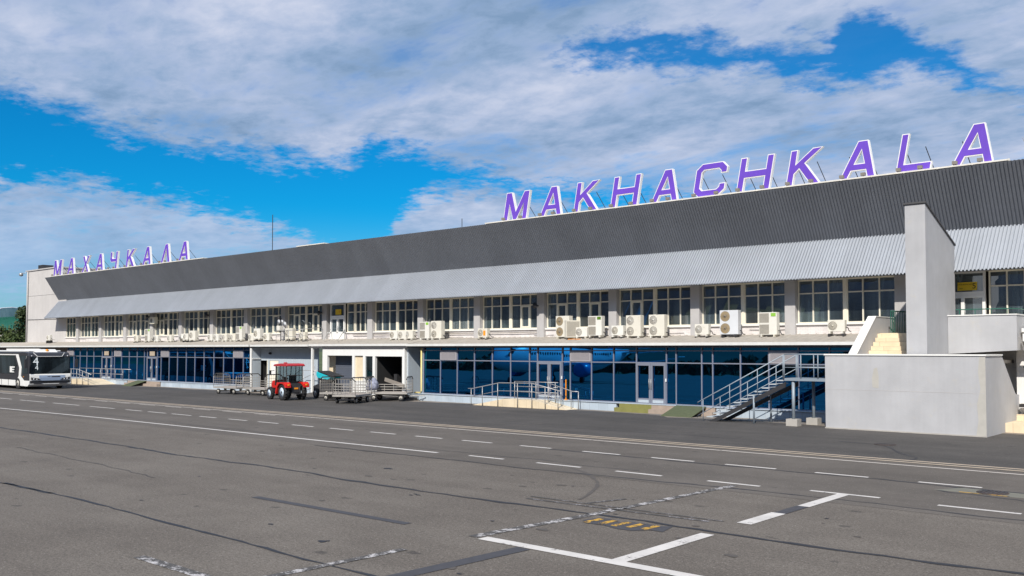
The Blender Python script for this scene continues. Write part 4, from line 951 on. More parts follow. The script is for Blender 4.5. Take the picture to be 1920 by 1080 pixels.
for X_,kind,dz,lab in acs:
    k0={'tallc':'tall','smallo':'small','smallg':'small'}.get(kind,kind)
    key=kind if kind in('tallc',) else k0
    if key not in protos: protos[key]=ac_proto(k0,kind=='tallc'); o=protos[key]
    else: o=dup(protos[key])
    o.location=(X_,42.35,3.885+dz); o.rotation_euler=(0,0,R(random.uniform(-3,3))); o['label']=lab; o['category']='air conditioner'; o['group']='air conditioners on the lower roof'
    if lab.find('green sticker')>=0:
        s=MB(); s.box(0.17,0.42,-0.186,-0.178,1.0,1.16); s.build('sticker','hivis',o)
    if kind=='smallo':
        s=MB(); s.box(0.08,0.26,-0.156,-0.148,0.2,0.5); s.build('sticker','orange',o)
    if dz>0.03:
        s=MB(); s.box(-0.36,-0.28,-0.2,0.2,-dz-0.02,0.0); s.build('stand','darksteel',o)
        s=MB(); s.box(0.28,0.36,-0.2,0.2,-dz-0.02,0.0); s.build('stand','darksteel',o)
t=thing('condenser','sideways condenser with vertical brown fins beside the yellowed two fan unit','condenser',(-32.42,42.15,3.87),R(58))
b=MB(); b.box(-0.42,0.42,-0.16,0.16,0.08,1.06); b.build('casing','acwhite',t)
b=MB(); [b.box(-0.38+i*0.045,-0.36+i*0.045,-0.175,-0.162,0.14,1.0) for i in range(17)]; b.build('fins','acgrille',t)
t=thing('dish_mount','cluster of small dishes and a yellow box on a bracket before the upper window','antenna',(-61.34,42.4,3.9))
b=MB(); b.tube([(0,0,0),(0,0,1.6)],0.035); b.box(-0.7,0.7,-0.03,0.03,0.72,0.78); b.tube([(0.6,0,0.7),(0.6,0,1.45)],0.03); b.build('mast','darksteel',t)
b=MB(); b.box(-0.28,0.14,-0.2,0.1,0.8,1.2); b.build('equipment_box','acwhite',t); b=MB(); b.lathe([(0.02,0),(0.2,-0.1)],(-0.15,0,1.5),'y',12); b.lathe([(0.02,0),(0.17,-0.1)],(0.3,0,1.5),'y',12); b.lathe([(0.02,0),(0.22,-0.1)],(0.65,0,1.3),'y',12); b.build('dish','acwhite2',t)
t=thing('satellite_dish','round pale satellite dish lying against the white parapet, far left facade','antenna',(-76.6,42.6,3.92))
b=MB(); b.lathe([(0.03,0.06),(0.25,0.02),(0.38,-0.08)],(0,0,0.36),'y',18); b.build('reflector','acwhite',t); b=MB(); b.tube([(0,0,0),(0,0.05,0.36)],0.03); b.tube([(0,-0.02,0.1),(0.05,-0.35,0.4)],0.012); b.build('arm','darksteel',t)
t=thing('air_conditioner','unit fixed high in the window bay at the top left of the facade','air conditioner',(-82.6,43.0,5.95)); 
b=MB(); b.box(-0.45,0.45,-0.18,0.16,-0.3,0.32); b.build('casing','frame',t); b=MB(); n=16; b.add([(-0.12+0.2*math.cos(2*math.pi*k/n),-0.185,0.2*math.sin(2*math.pi*k/n)) for k in range(n)],[tuple(range(n))]); b.build('fan_opening','acgrille',t,fix=False)
# loudspeakers / lamps on pilasters
def wall_horn(x,z,lab):
    t=thing('wall_loudspeaker',lab,'loudspeaker',(x,42.95,z),0,'horn speakers on the pilasters')
    b=MB(); b.lathe([(0.05,0.0),(0.07,-0.15),(0.18,-0.32)],(0.12,0,0),'y',12); b.build('horn','darksteel',t); b=MB(); b.box(-0.2,0.15,-0.05,0.04,-0.03,0.03); b.build('bracket','steel',t)
wall_horn(-35.75,5.9,'pair of horn speakers on the pilaster left of the yellowed two fan unit'); b=MB()
wall_horn(-62.2,5.7,'dark horn speaker on the pilaster above the dish cluster'); wall_horn(-56.95,6.0,'dark horn speaker on the pilaster left of the white upper door'); wall_horn(-83.4,6.3,'horn speaker on the pilaster left of the high window unit'); wall_horn(-72.8,6.2,'dark horn speaker on the pilaster over the small pair of units')
b=MB(); b.tube([(-53.5,43.2,4.32),(-38,43.2,4.3)],0.025,5); b.tube([(-38.2,43.2,4.3),(-35.9,43.2,4.32)],0.025,5); b.tube([(-49,43.2,4.32),(-49,43.2,4.0)],0.025,5); tp(b,'wall_conduit','acgrille')
rc=random.Random(5)
for i in range(12):
    x=-101+i*7.1+rc.random(); l_=1.0+rc.random()*2.6; z_=4.08+rc.random()*0.3; b=MB(); b.tube([(x,43.27,z_),(x+l_*0.5,43.27,z_-0.03),(x+l_,43.27,z_),(x+l_+0.05,43.25,4.0)],0.015,5); tp(b,'pipe','pilaster')
b=MB(); pts=[(-32.4+i*0.12,41.7+0.06*math.sin(i*2.1),3.84+0.01*(i%2)) for i in range(9)]; b.tube(pts,0.018,5); tag(b.build('cable_coil','orange'),'orange cable lying on the lower roof beside the sideways condenser','cable')
# ================================================================== VEHICLES
def wheel(parent,x,y,z,r,wd,rimmat,side,treads=0,name='wheel'):
    """axle along y; side=-1 faces -y"""
    b=MB(); b.lathe([(r*0.60,-wd/2),(r*0.90,-wd/2),(r,-wd*0.36),(r,wd*0.36),(r*0.90,wd/2),(r*0.60,wd/2),(r*0.58,0),(r*0.60,-wd/2)],(0,0,0),'y',28,False)
    for i in range(treads):
        a=2*math.pi*i/treads
        for s in (-1,1):
            q=MB(); q.box(-r*0.03,r*0.03,0 if s>0 else -wd*0.5,wd*0.5 if s>0 else 0,r*0.97,r*1.045)
            q.xf(Matrix.Rotation(a+(0.11 if s>0 else 0),4,'Y')@Matrix.Rotation(0.45*s,4,'Z')); b.add(q.v,q.f)
    o=b.build(name,'black',parent); o.location=(x,y,z)
    c=MB(); yy=side*wd/2
    c.lathe([(r*0.60,yy*0.94),(r*0.57,yy*0.5),(r*0.26,yy*0.42),(r*0.24,yy*0.86),(r*0.08,yy*0.9)] if side>0 else [(r*0.08,yy*0.9),(r*0.24,yy*0.86),(r*0.26,yy*0.42),(r*0.57,yy*0.5),(r*0.60,yy*0.94)],(0,0,0),'y',24)
    c.build('rim',rimmat,o)
    h=MB(); h.lathe([(r*0.17,-0.01),(r*0.15,0.012)],(0,yy*0.93,0),'y',12); h.build('hub','darksteel',o); return o
def tractor():
    # local frame: x forward, y left; origin on the ground between the wheels
    t=thing('tractor','small red tractor with glazed cab, parked nose left among the baggage carts','tractor',(-50.9,35.62,0),R(180-9))
    for y in (-0.62,0.62):
        s=1 if y>0 else -1
        wheel(t,-0.95,y,0.52,0.52,0.30,'rim',s,18); wheel(t,1.0,y*0.97,0.40,0.40,0.22,'rim',s,16)
    b=MB(); b.box(-1.25,1.25,-0.16,0.16,0.42,0.78); b.box(-1.15,-0.6,-0.5,0.5,0.45,0.62); b.tube([(1.0,-0.5,0.42),(1.0,0.5,0.42)],0.06); b.box(1.2,1.42,-0.22,0.22,0.45,0.85); b.build('chassis','darksteel',t)
    b=MB(); b.prism([(0.42,0.74),(1.52,0.70),(1.56,1.0),(1.42,1.20),(0.42,1.30)],'y',-0.30,0.30); b.build('bonnet','red',t,bevel=0.05)
    b=MB(); b.box(1.545,1.57,-0.2,0.2,0.78,1.0); b.build('radiator_grille','black',t)
    for y in (-0.2,0.2):
        b=MB(); b.lathe([(0.06,0),(0.05,0.03)],(1.53,y,1.06),'x',12); b.build('headlight','lens',t)
    for s in (-1,1):
        f=MB(); pts=[]
        for i in range(11):
            a=math.pi*(-0.05+i*0.105); pts.append((-0.95+0.66*math.cos(a),0.50+0.64*math.sin(a)))
        ring=pts+[(p[0]*1.0,p[1]+0.0) for p in []]
        outer=[(0.0,0.62)]+[(-0.42,1.12),(-1.42,1.14),(-1.60,1.0),(-1.62,0.84)]
        inner=[(-1.55,0.84),(-1.40,0.98),(-1.15,1.07),(-0.85,1.08),(-0.60,1.0),(-0.42,0.82),(-0.32,0.55),(-0.26,0.40)]
        poly=[(-0.16,0.42)]+[(-0.22,0.72),(-0.38,1.14),(-1.45,1.17),(-1.62,1.04),(-1.64,0.82)]+inner
        f.prism(poly[::-1],'y',s*0.44 if s>0 else -0.84,0.84 if s>0 else s*0.44); f.build('rear_fender','red',t,bevel=0.02)
        g=MB(); g.box(-1.66,-1.62,s*0.62-0.06,s*0.62+0.06,0.95,1.06); g.build('tail_light','orange',t)
    # cab
    z0,z1=0.95,2.18
    b=MB()
    for y in (-0.55,0.55):
        b.tube([(0.50,y*0.95,z0),(0.30,y*0.95,z1)],0.032,4); b.tube([(-0.28,y,z0),(-0.28,y,z1)],0.028,4); b.tube([(-1.22,y,1.15),(-1.18,y,z1)],0.034,4); b.tube([(-0.75,y,1.15),(-0.75,y,z1)],0.022,4)
        b.tube([(0.50,y*0.95,z0),(-0.3,y,z0)],0.028,4); b.tube([(-0.3,y,1.17),(-1.22,y,1.17)],0.028,4)
    b.tube([(-1.2,-0.55,1.6),(-1.2,0.55,1.6)],0.025,4); b.tube([(0.5,-0.52,0.97),(0.5,0.52,0.97)],0.03,4); b.build('cab_frame','black',t)
    g=MB()
    for y in (-0.55,0.55): g.quad((0.48,y*0.95,1.0),(-1.2,y,1.18),(-1.17,y,2.15),(0.30,y*0.95,2.15))
    g.quad((0.49,-0.5,1.0),(0.49,0.5,1.0),(0.30,0.5,2.15),(0.30,-0.5,2.15)); g.quad((-1.21,-0.52,1.18),(-1.21,0.52,1.18),(-1.18,0.52,2.15),(-1.18,-0.52,2.15)); g.build('cab_glass',M['cabglass'],t,fix=False)
    b=MB(); b.prism([(0.52,2.17),(0.56,2.24),(0.38,2.30),(-0.5,2.36),(-1.25,2.34),(-1.42,2.24),(-1.38,2.17)][::-1],'y',-0.64,0.64); b.box(0.0,0.18,-0.10,0.10,2.33,2.42); b.build('cab_roof','redroof',t,bevel=0.03)
    b=MB(); b.box(-0.95,-0.5,-0.24,0.24,1.0,1.12); b.box(-1.0,-0.9,-0.24,0.24,1.12,1.62); b.build('seat','black',t)
    b=MB(); b.lathe([(0.18,-0.015),(0.20,0),(0.18,0.015)],(0,0,0),'z',16); o=b.build('steering_wheel','black',t); o.location=(0.12,0,1.38); o.rotation_euler=(0,R(-25),0)
    b=MB(); b.tube([(0.70,0.36,1.1),(0.70,0.36,2.05),(0.76,0.36,2.12)],0.045,8); b.build('exhaust','black',t)
    b=MB(); b.box(0.05,0.40,0.36,0.52,0.40,0.68); b.build('toolbox','sandwich',t)
    b=MB(); b.box(0.0,0.28,0.40,0.50,0.86,0.98); b.build('side_panel','white',t)
    b=MB(); b.tube([(-1.2,-0.25,0.5),(-1.75,-0.25,0.42)],0.03); b.tube([(-1.2,0.25,0.5),(-1.75,0.25,0.42)],0.03); b.tube([(-1.75,-0.3,0.42),(-1.75,0.3,0.42)],0.03); b.box(-1.45,-1.3,-0.3,0.3,0.5,1.1); b.tube([(-1.3,-0.2,1.1),(-1.7,-0.2,0.44)],0.02); b.build('rear_linkage','darksteel',t)
    b=MB(); b.box(-1.475,-1.455,-0.13,0.13,0.72,0.82) ; b.build('rear_plate','orange',t)
    b=MB(); b.tube([(0.45,0.6,1.9),(0.55,0.85,1.85)],0.015,4); b.box(0.52,0.56,0.78,0.92,1.62,1.9); b.build('mirror','black',t)
    return t
def clear_glass(name):
    m,t,b=base_mat(name); t.n.remove(b)
    tr=t.new('ShaderNodeBsdfTransparent'); tr.inputs[0].default_value=(0.50,0.57,0.58,1); g=t.new('ShaderNodeBsdfGlossy'); g.inputs[1].default_value=0.02
    lw=t.new('ShaderNodeLayerWeight'); lw.inputs[0].default_value=0.3; mx=t.new('ShaderNodeMixShader')
    t.put(mx.inputs[0],lw.outputs['Fresnel']); t.l.new(tr.outputs[0],mx.inputs[1]); t.l.new(g.outputs[0],mx.inputs[2])
    o=[n for n in t.n if n.type=='OUTPUT_MATERIAL'][0]; t.l.new(mx.outputs[0],o.inputs[0]); return m
M['cabglass']=clear_glass('cab_glass')
tractor()
def tow_tug():
    t=thing('tow_tug','teal topped black tow tractor half hidden behind the red tractor','tow tractor',(-50.1,38.4,0),R(180)); t.scale=(0.72,0.8,0.9)
    for x in (-0.8,0.9):
        for y in (-0.6,0.6): wheel(t,x,y,0.36,0.36,0.24,'rimw',1 if y>0 else -1)
    b=MB(); b.prism([(-1.35,0.35),(1.35,0.35),(1.40,0.9),(0.6,1.1),(-1.35,1.1)][::1],'y',-0.6,0.6); b.build('body','busdark',t,bevel=0.05)
    b=MB(); b.prism([(-1.3,1.62),(0.95,1.98),(1.0,1.72),(0.8,1.52),(-0.8,1.40)],'y',-0.58,0.58); b.build('teal_hood','teal',t,bevel=0.05)
    b=MB(); b.prism([(-1.45,1.60),(0.7,1.99),(0.7,2.03),(-1.5,1.66)],'y',-0.62,0.62); b.build('top_cover','black',t)
    b=MB()
    for x in (-0.9,0.6):
        for y in (-0.52,0.52): b.tube([(x,y,1.0),(x,y,1.6)],0.04,5)
    b.box(-0.7,0.5,-0.5,0.5,1.05,1.42); b.build('frame','black',t)
tow_tug()
# baggage carts
def cart_proto():
    t=thing('baggage_cart','','baggage cart')
    Lh,Wh,zd=1.28,0.72,0.50
    b=MB(); b.box(-Lh,Lh,-Wh,Wh,zd-0.03,zd+0.02); b.build('deck','cartdeck',t)
    b=MB(); b.box(-Lh-0.02,Lh+0.02,-Wh-0.03,-Wh-0.002,zd-0.07,zd+0.03); b.box(-Lh-0.02,Lh+0.02,Wh+0.002,Wh+0.03,zd-0.07,zd+0.03); b.box(-Lh-0.03,-Lh-0.002,-Wh,Wh,zd-0.07,zd+0.028); b.box(Lh+0.002,Lh+0.03,-Wh,Wh,zd-0.07,zd+0.028)
    b.box(-1.0,1.0,-0.06,0.06,zd-0.14,zd-0.035)
    for x in (-0.88,0.88): b.box(x-0.04,x+0.04,-0.55,0.55,0.20,0.26); b.box(x-0.05,x+0.05,-0.08,0.08,0.26,zd-0.035)
    b.build('chassis','cartrail',t)
    for x in (-0.88,0.88):
        for y in (-0.6,0.6): wheel(t,x,y,0.19,0.19,0.11,'rimw',1 if y>0 else -1)
    for sx_ in (-1,1):
        b=MB(); x=sx_*Lh; zt=1.50
        out=[(x,-Wh,zd),(x,-Wh,zt-0.26),(x,-Wh+0.06,zt-0.10),(x,-Wh+0.22,zt-0.02),(x,Wh-0.22,zt-0.02),(x,Wh-0.06,zt-0.10),(x,Wh,zt-0.26),(x,Wh,zd)]
        b.tube(out,0.024,6)
        for i in range(1,8):
            y=-Wh+i*2*Wh/8; zz=zt-0.03 if abs(y)<Wh-0.2 else zt-0.1; b.tube([(x,y,zd),(x,y,zz)],0.012,4)
        for zz in (0.68,0.86,1.04,1.22): b.tube([(x,-Wh,zz),(x,Wh,zz)],0.011,4)
        o=b.build('end_frame','cartrail',t)
        c=MB(); c.tube([(x,-Wh-0.02,zt-0.16),(x,-Wh+0.2,zt+0.0),(x,Wh-0.2,zt+0.0),(x,Wh+0.02,zt-0.16)],0.033,6); c.build('padded_top_rail','black',o)
    b=MB()
    for zz in (0.66,0.82,0.98): b.tube([(-Lh,Wh,zz),(Lh,Wh,zz)],0.018,5)
    for x in (-0.6,0,0.6): b.tube([(x,Wh,zd),(x,Wh,0.98)],0.014,4)
    b.build('side_rail','cartrail',t)
    b=MB(); b.tube([(Lh-0.1,-0.25,0.3),(Lh+0.9,0,0.32)],0.025,5); b.tube([(Lh-0.1,0.25,0.3),(Lh+0.9,0,0.32)],0.025,5); b.lathe([(0.05,-0.02),(0.05,0.02)],(Lh+0.95,0,0.32),'z',10); b.build('drawbar','cartrail',t)
    return t
c0=cart_proto()
carts=[(-60.25,37.55,6,'leftmost grey baggage cart, empty, parked left of the red tractor'),
(-56.75,37.75,2,'second grey baggage cart, partly hidden behind the nose of the red tractor'),
(-47.0,37.2,10,'grey baggage cart right behind the red tractor, behind the nearest cart'),
(-44.75,36.15,118,'nearest grey baggage cart, turned end on, right of the red tractor'),
(-44.65,39.1,32,'rightmost baggage cart, loaded with a blue tarp, by the open hall door')]
for i,(x,y,a,lab) in enumerate(carts):
    o=c0 if i==0 else dup(c0); o.location=(x,y,0.0 if i!=4 else 0.03); o.rotation_euler=(0,0,R(a)); tag(o,lab,'baggage cart','baggage carts')
    if i==4: cartE=o
rn=random.Random(3)
def lump(name,mt,lab,cat,loc,s,seed):
    rn=random.Random(seed); bm=bmesh.new(); bmesh.ops.create_icosphere(bm,subdivisions=3,radius=1.0)
    for v in bm.verts:
        k=1+0.16*math.sin(v.co.x*5+seed)+0.14*math.sin(v.co.y*6+v.co.z*4+seed); v.co=Vector((v.co.x*s[0]*k,v.co.y*s[1]*k,max(v.co.z*s[2]*k,-s[2]*0.7)))
    me=bpy.data.meshes.new(name); bm.to_mesh(me); bm.free(); me.materials.append(M[mt]); [setattr(p,'use_smooth',True) for p in me.polygons]
    o=bpy.data.objects.new(name,me); COL.objects.link(o); o.location=loc; return tag(o,lab,cat)
lump('folded_tarp','tarp','crumpled blue white tarp piled at the near end of the cart by the hall door','tarp',(-45.6,38.45,0.95),(0.30,0.42,0.42),2)
t=thing('timber_plank','brown plank leaning across the hall door behind the loaded cart','plank',(-45.5,40.2,1.1)); b=MB(); b.box(-0.95,0.95,-0.03,0.03,-0.12,0.12); o=b.build('board','brownwall',t); o.rotation_euler=(0,R(12),0)
# ---------------- airport bus
def bus():
    t=thing('airport_bus','white and charcoal airport bus with number 4 in its windscreen','bus',(-78.4,32.0,0),0)
    # local x forward, nose at x=0, y: -1.65 near side
    Wd=1.66; L=-13.8
    prof=[(L,0.28),(-0.25,0.28),(-0.02,0.45),(0.0,1.05),(-0.06,1.25),(-0.22,2.7),(-0.45,2.98),(-0.9,3.04),(L,3.06)]
    b=MB(); b.prism(prof,'y',-Wd,Wd); b.build('body','busdark',t,bevel=0.10)
    b=MB(); b.prism([(L,0.26),(-0.3,0.26),(-0.04,0.42),(-0.02,0.72),(L,0.78)],'y',-Wd-0.015,Wd+0.015); b.build('lower_skirt','buswhite',t,bevel=0.02)
    b=MB()   # front mask, wraps round the nose
    b.prism([(-0.12,0.70),(0.03,0.70),(0.045,0.95),(0.02,1.18),(-0.02,1.26),(-0.18,1.26)],'y',-Wd+0.05,Wd-0.05); b.build('front_mask','buswhite',t,bevel=0.02)
    b=MB(); b.prism([(0.03,0.72),(0.052,0.72),(0.062,0.95),(0.042,1.14),(0.03,1.14)],'y',-0.9,1.15); b.build('front_panel','busgrey',t)
    b=MB(); b.box(0.064,0.068,-0.25,-0.02,1.02,1.06); b.box(0.064,0.068,0.06,0.75,0.99,1.07); b.build('front_mark','busdark',t)
    g=MB(); g.quad((0.0,-Wd+0.14,1.3),(0.0,Wd-0.14,1.3),(-0.185,Wd-0.16,2.62),(-0.185,-Wd+0.16,2.62)); g.build('windscreen','busglass',t,fix=False)
    b=MB(); b.box(-0.16,-0.10,-1.0,0.95,2.66,2.70); b.tube([(-0.13,-1.0,2.68),(-0.30,-1.25,2.98)],0.025,4); b.tube([(-0.13,0.95,2.68),(-0.30,1.2,2.98)],0.025,4); b.build('brow_trim','buswhite',t)
    b=MB(); b.lathe([(0.055,0),(0.045,0.04)],(-0.18,-1.42,2.72),'x',10); b.build('marker_light','lens',t); b=MB(); b.lathe([(0.055,0),(0.045,0.04)],(-0.18,1.42,2.72),'x',10); b.build('marker_light','lens',t)
    for s in (-1,1):
        b=MB(); b.prism([(s*1.55,1.0),(s*1.5,0.78),(s*0.75,0.76),(s*0.95,0.9)] if s<0 else [(s*0.95,0.9),(s*0.75,0.76),(s*1.5,0.78),(s*1.55,1.0)],'x',0.035,0.07); o=b.build('headlight','darksteel',t)
        c=MB(); c.lathe([(0.07,0),(0.06,0.02)],(0.07,s*1.32,0.86),'x',12); c.lathe([(0.06,0),(0.05,0.02)],(0.07,s*1.08,0.83),'x',12); c.build('lens','lens',o)
        b=MB(); b.box(0.0,0.03,s*1.0-0.3,s*1.0+0.3,0.44,0.58); b.build('bumper_vent','busdark',t)
        b=MB(); b.tube([(-0.15,s*1.6,2.75),(0.15,s*1.95,2.7),(0.2,s*2.0,2.45)],0.035,5); b.box(0.10,0.26,s*2.0-0.11,s*2.0+0.11,1.75,2.45); b.build('mirror','busdark',t)
    # side glazing and the white zigzag stripe, both sides
    for s in (-1,1):
        y=s*(Wd+0.012)
        def sp(poly,mt,nm_,th=0.01): 
            q=MB(); P2=poly
            q.prism(P2,'y',y-th,y+th); return q.build(nm_,mt,t)
        sp([(-1.35,1.25),(-0.25,1.30),(-0.42,2.72),(-2.0,2.72),(-1.5,1.9)],'busglass','driver_window')
        sp([(L+0.4,1.25),(-3.1,1.25),(-2.55,1.95),(-3.05,2.72),(L+0.4,2.72)],'busglass','side_window')
        sp([(-2.05,1.05),(-1.62,1.05),(-1.55,1.45),(-1.50,1.75),(-2.25,2.86),(-2.75,2.86),(-1.95,1.75)],'buswhite','side_stripe',0.02)
        sp([(-3.1,0.30),(-0.95,0.30),(-1.0,0.72),(-1.62,1.06),(-2.05,1.06),(-2.6,0.6)],'buswhite','wheel_arch_panel',0.022)
        sp([(-3.9,1.35),(-3.0,1.35),(-3.0,1.42),(-3.45,1.45),(-3.45,1.52),(-3.0,1.55),(-3.0,1.62),(-3.45,1.65),(-3.45,1.72),(-2.9,1.75),(-2.9,1.85),(-3.9,1.85)],'buswhite','side_logo',0.024)
        b=MB(); b.box(L+0.3,-2.6,y-0.015,y+0.015,2.78,2.86); b.build('cant_rail','buswhite',t)
        for k in range(6): 
            x=-4.2-k*1.5; b=MB(); b.box(x,x+0.04,y-0.018,y+0.018,0.3,0.76); b.build('skirt_joint','busdark',t)
        b=MB(); b.lathe([(0.04,-0.025),(0.04,0.025)],(-1.1,y,1.02),'y',8); b.build('side_marker','orange',t)
        for x in (-2.15,-10.2):
            w_=wheel(t,x,s*(Wd-0.12),0.46,0.46,0.28,'rimw',s); a=MB(); a.lathe([(0.56,-0.03),(0.56,0.03)],(x,s*(Wd+0.0),0.50),'y',24); a.build('wheel_arch','interior',t)
            w_.location=(x,s*(Wd-0.08),0.46)
    b=MB(); b.box(L+0.2,-1.2,-1.3,1.3,3.05,3.17); b.build('roof_cover','buswhite',t,bevel=0.05)
    b=MB(); b.prism([(-3.2,3.05),(-1.2,3.05),(-0.75,3.02),(-1.3,3.26),(-3.0,3.26)],'y',-0.9,0.9); b.build('roof_pod','buswhite',t,bevel=0.04)
    b=MB(); b.lathe([(0.12,0),(0.13,0.1),(0.08,0.18)],(-1.0,0.1,3.08),'z',12); b.build('beacon','orange',t)
    text_mesh('4',0.95,'windscreen_number','decal',t,(-0.10,-1.12,2.25),(R(90-8),0,R(90)))
    text_mesh('4',0.55,'windscreen_number','decal',t,(-0.02,-1.08,1.75),(R(90-8),0,R(90)))
    return t
bus()
# ---------------- manhole covers
def manhole(x,y,r,lab,yel):
    t=thing('manhole_cover',lab,'drain cover',(x,y,0.005))
    b=MB(); b.lathe([(r,0),(r,0.012)],(0,0,0),'z',28); b.build('grate','ironlid',t)
    c=MB(); 
    for i in range(7):
        xx=-r*0.75+i*r*0.25; L_=math.sqrt(max(r*r-xx*xx,0))*0.85; c.box(xx-0.02,xx+0.02,-L_,L_,0.0125,0.020)
    c.build('grate_bars','darksteel',t); return t
b=MB(); b.prism([(-6.95,22.85),(-4.4,22.85),(-4.2,23.5),(-6.55,23.6)],'z',0.005,0.0075); struct(b,'manhole_surround','surround')
manhole(-5.78,23.25,0.34,'round iron drain cover in a concrete patch at the right edge of the road',True)
struct(mark([(-6.4,22.88),(-5.35,22.88)],0.07,0.0115),'yellow_edge_mark','paintyel')
manhole(-11.45,32.5,0.36,'round iron drain cover in the dark asphalt before the grey stair block',False)
# ================================================================== LEFT BACKGROUND
H_=thing('green_roofed_hut','low pale building with a ribbed green roof at the far left','hut',(0,0,0))
b=MB(); b.box(-150,-132.4,50,58,0,5.9); b.build('wall','hutwall',H_)
b=MB(); b.prism([(49.4,5.85),(58.4,5.85),(54,8.0),(52.5,7.9)],'x',-151,-132); [b.prism([(49.36,5.86),(49.42,5.80),(52.5,7.92),(52.5,7.99)],'x',-151+i*0.6,-150.92+i*0.6) for i in range(31)]; b.build('roof','hutroof',H_)
b=MB(); b.box(-137.6,-136.0,49.95,50.0,3.6,5.6); b.build('window','busglass',H_)
def leafy(name,lab,cat,x,y,z0,h,r,n,mt,seed,cone=False,grp=None):
    rn=random.Random(seed); t=thing(name,lab,cat,(x,y,z0),0,grp)
    b=MB(); b.tube([(0,0,0),(0.1,0,h*0.35),(0,0.1,h*0.8)],[0.18,0.13,0.03],6)
    for i in range(7):
        a=rn.random()*6.28; z=h*(0.25+0.5*rn.random()); b.tube([(0,0,z),(math.cos(a)*r*0.7,math.sin(a)*r*0.7,z+h*0.15)],[0.05,0.015],4)
    b.build('trunk','bark',t)
    c=MB(); cl=[]
    for i in range(24):
        f_=rn.random(); zz=h*(0.15+0.85*f_); rr=r*((1-f_)*0.9+0.12 if cone else (0.9*math.sin(math.pi*min(0.95,0.2+f_*0.75))))
        a=rn.random()*6.28; q=rr*math.sqrt(rn.random()); cl.append((math.cos(a)*q,math.sin(a)*q,zz,0.25*r+0.2*r*rn.random()))
    for i in range(n):
        cx,cy,cz,cr=cl[rn.randrange(len(cl))]
        d=Vector((rn.gauss(0,1),rn.gauss(0,1),rn.gauss(0,0.8))).normalized()*cr*rn.random()**0.4
        p=Vector((cx,cy,cz))+d; u_=Vector((rn.gauss(0,1),rn.gauss(0,1),rn.gauss(0,1))).normalized(); v_=u_.cross(Vector((rn.gauss(0,1),rn.gauss(0,1),rn.gauss(0,1)))).normalized(); s=0.10+0.10*rn.random()
        c.add([p-u_*s,p+v_*s*0.6,p+u_*s,p-v_*s*0.6],[(0,1,2,3)])
    c.build('crown',mt,t,fix=False); return t
leafy('conifer_tree','dark green conifer between the green roofed hut and the end wall','tree',-124.5,47.5,0,8.3,2.3,4500,'conifer',1,True)
leafy('conifer_tree','second dark conifer close to the white end wall','tree',-119.0,48.5,0,7.6,1.6,3000,'conifer',5,True)
leafy('bush','light green bushy shrub in front of the green roofed hut window','bush',-126.5,45.5,0,5.9,2.8,4200,'leaf',2)
leafy('bush','low yellow green shrub left of the end wall above the bus','bush',-121.0,44.8,0,5.0,1.9,2600,'leaf',3)
# glazed dome far behind
G_=thing('glass_roof_building','distant building with a curved blue green glass roof behind the hut','building',(0,0,0))
b=MB(); pr=[(72,3)]+[(80-8*math.cos(math.pi*i/12),3+9.3*math.sin(math.pi*i/12)**0.7) for i in range(13)]; b.prism(pr[1:][::-1],'x',-265,-216); b.xf(Matrix.Identity(4)); b.build('curved_roof','winglass',G_)
b=MB(); 
for i in range(12): x=-265+i*4.4; b.tube([(x,80-8.1*math.cos(math.pi*k/12),3+9.4*math.sin(math.pi*k/12)**0.7) for k in range(13)],0.12,4)
b.build('roof_ribs','sandwich',G_)
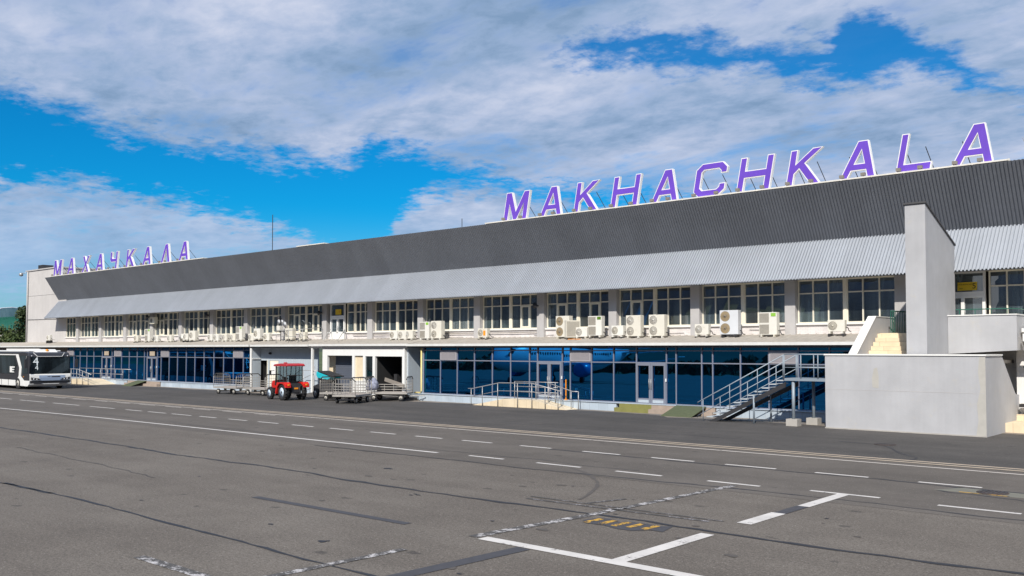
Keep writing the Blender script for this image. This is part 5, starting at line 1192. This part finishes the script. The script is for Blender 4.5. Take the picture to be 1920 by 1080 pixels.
# ================================================================== AIRLINER seen mirrored in the blue glass
def airliner():
    nose=Vector((-79.9,-5.4,0)); tail=Vector((-84.1,-43,0)); d=(tail-nose).normalized()
    t=thing('airliner','white twin engined airliner parked on the apron, seen mirrored in the blue glass','aeroplane',tuple(nose),math.atan2(d.y,d.x))
    L=38.0
    prof=[(0.0,0.05,2.9),(0.5,0.7,2.95),(1.6,1.25,3.1),(3.2,1.75,3.3),(5.5,1.98,3.4),(24,1.98,3.4),(29,1.7,3.65),(34,1.0,4.2),(37.5,0.35,4.8),(38,0.1,4.9)]
    n=28; vs=[];fs=[]
    for x,r,z in prof:
        for k in range(n): a=2*math.pi*k/n; vs.append((x,r*math.cos(a),z+r*math.sin(a)))
    for i in range(len(prof)-1):
        for k in range(n): fs.append((i*n+k,i*n+(k+1)%n,(i+1)*n+(k+1)%n,(i+1)*n+k))
    b=MB(); b.add(vs,fs,True); b.build('fuselage','planewhite',t)
    b=MB()
    for s in (-1,1):
        for i in range(34):
            x=6.5+i*0.62; b.box(x,x+0.24,s*1.93-0.02,s*1.93+0.02,3.75,4.1)
        b.box(2.1,3.2,s*1.38-0.08,s*1.38+0.08,3.75,4.15)
    b.build('cabin_windows','busdark',t)
    for s in (-1,1):
        b=MB(); b.add([(13.5,s*1.6,2.6),(20.0,s*1.6,2.6),(13.5,s*1.6,2.2),(20,s*1.6,2.25),(21.6,s*16,3.7),(23.2,s*16,3.7),(21.6,s*16,3.6),(23.2,s*16,3.6)],[(0,1,5,4),(2,6,7,3),(0,4,6,2),(1,3,7,5),(4,5,7,6)]); b.build('wing','planewhite',t)
        b=MB(); b.lathe([(0.75,0),(0.98,0.15),(1.0,1.6),(0.7,3.0),(0.3,3.9)],(12.6,s*5.6,1.75),'x',20); b.build('engine','planeblue',t)
        b=MB(); b.add([(33.2,s*0.6,4.7),(36.2,s*0.5,4.8),(36.6,s*5.6,5.3),(37.9,s*5.6,5.3),(33.2,s*0.6,4.55),(36.2,s*0.5,4.65),(36.6,s*5.6,5.2),(37.9,s*5.6,5.2)],[(0,1,3,2),(4,6,7,5),(0,2,6,4),(2,3,7,6),(1,5,7,3)]); b.build('tailplane','planewhite',t)
        b=MB(); b.tube([(18.5,s*2.6,0.5),(18.5,s*2.4,2.4)],0.14,8); b.lathe([(0.5,-0.2),(0.5,0.2)],(18.5,s*2.6,0.5),'y',16); b.build('main_gear','darksteel',t)
    b=MB(); b.add([(30.5,-0.14,5.2),(36.5,-0.14,5.5),(36.4,-0.1,11.4),(38.6,-0.1,11.4),(30.5,0.14,5.2),(36.5,0.14,5.5),(36.4,0.1,11.4),(38.6,0.1,11.4)],[(0,1,3,2),(4,6,7,5),(0,2,6,4),(2,3,7,6),(1,5,7,3)]); b.build('tail_fin','planeblue',t)
    b=MB(); b.tube([(4.0,0,0.35),(4.0,0,2.0)],0.1,8); b.lathe([(0.35,-0.25),(0.35,0.25)],(4.0,0,0.35),'y',14); b.build('nose_gear','darksteel',t)
airliner()
SC.render.engine='CYCLES'
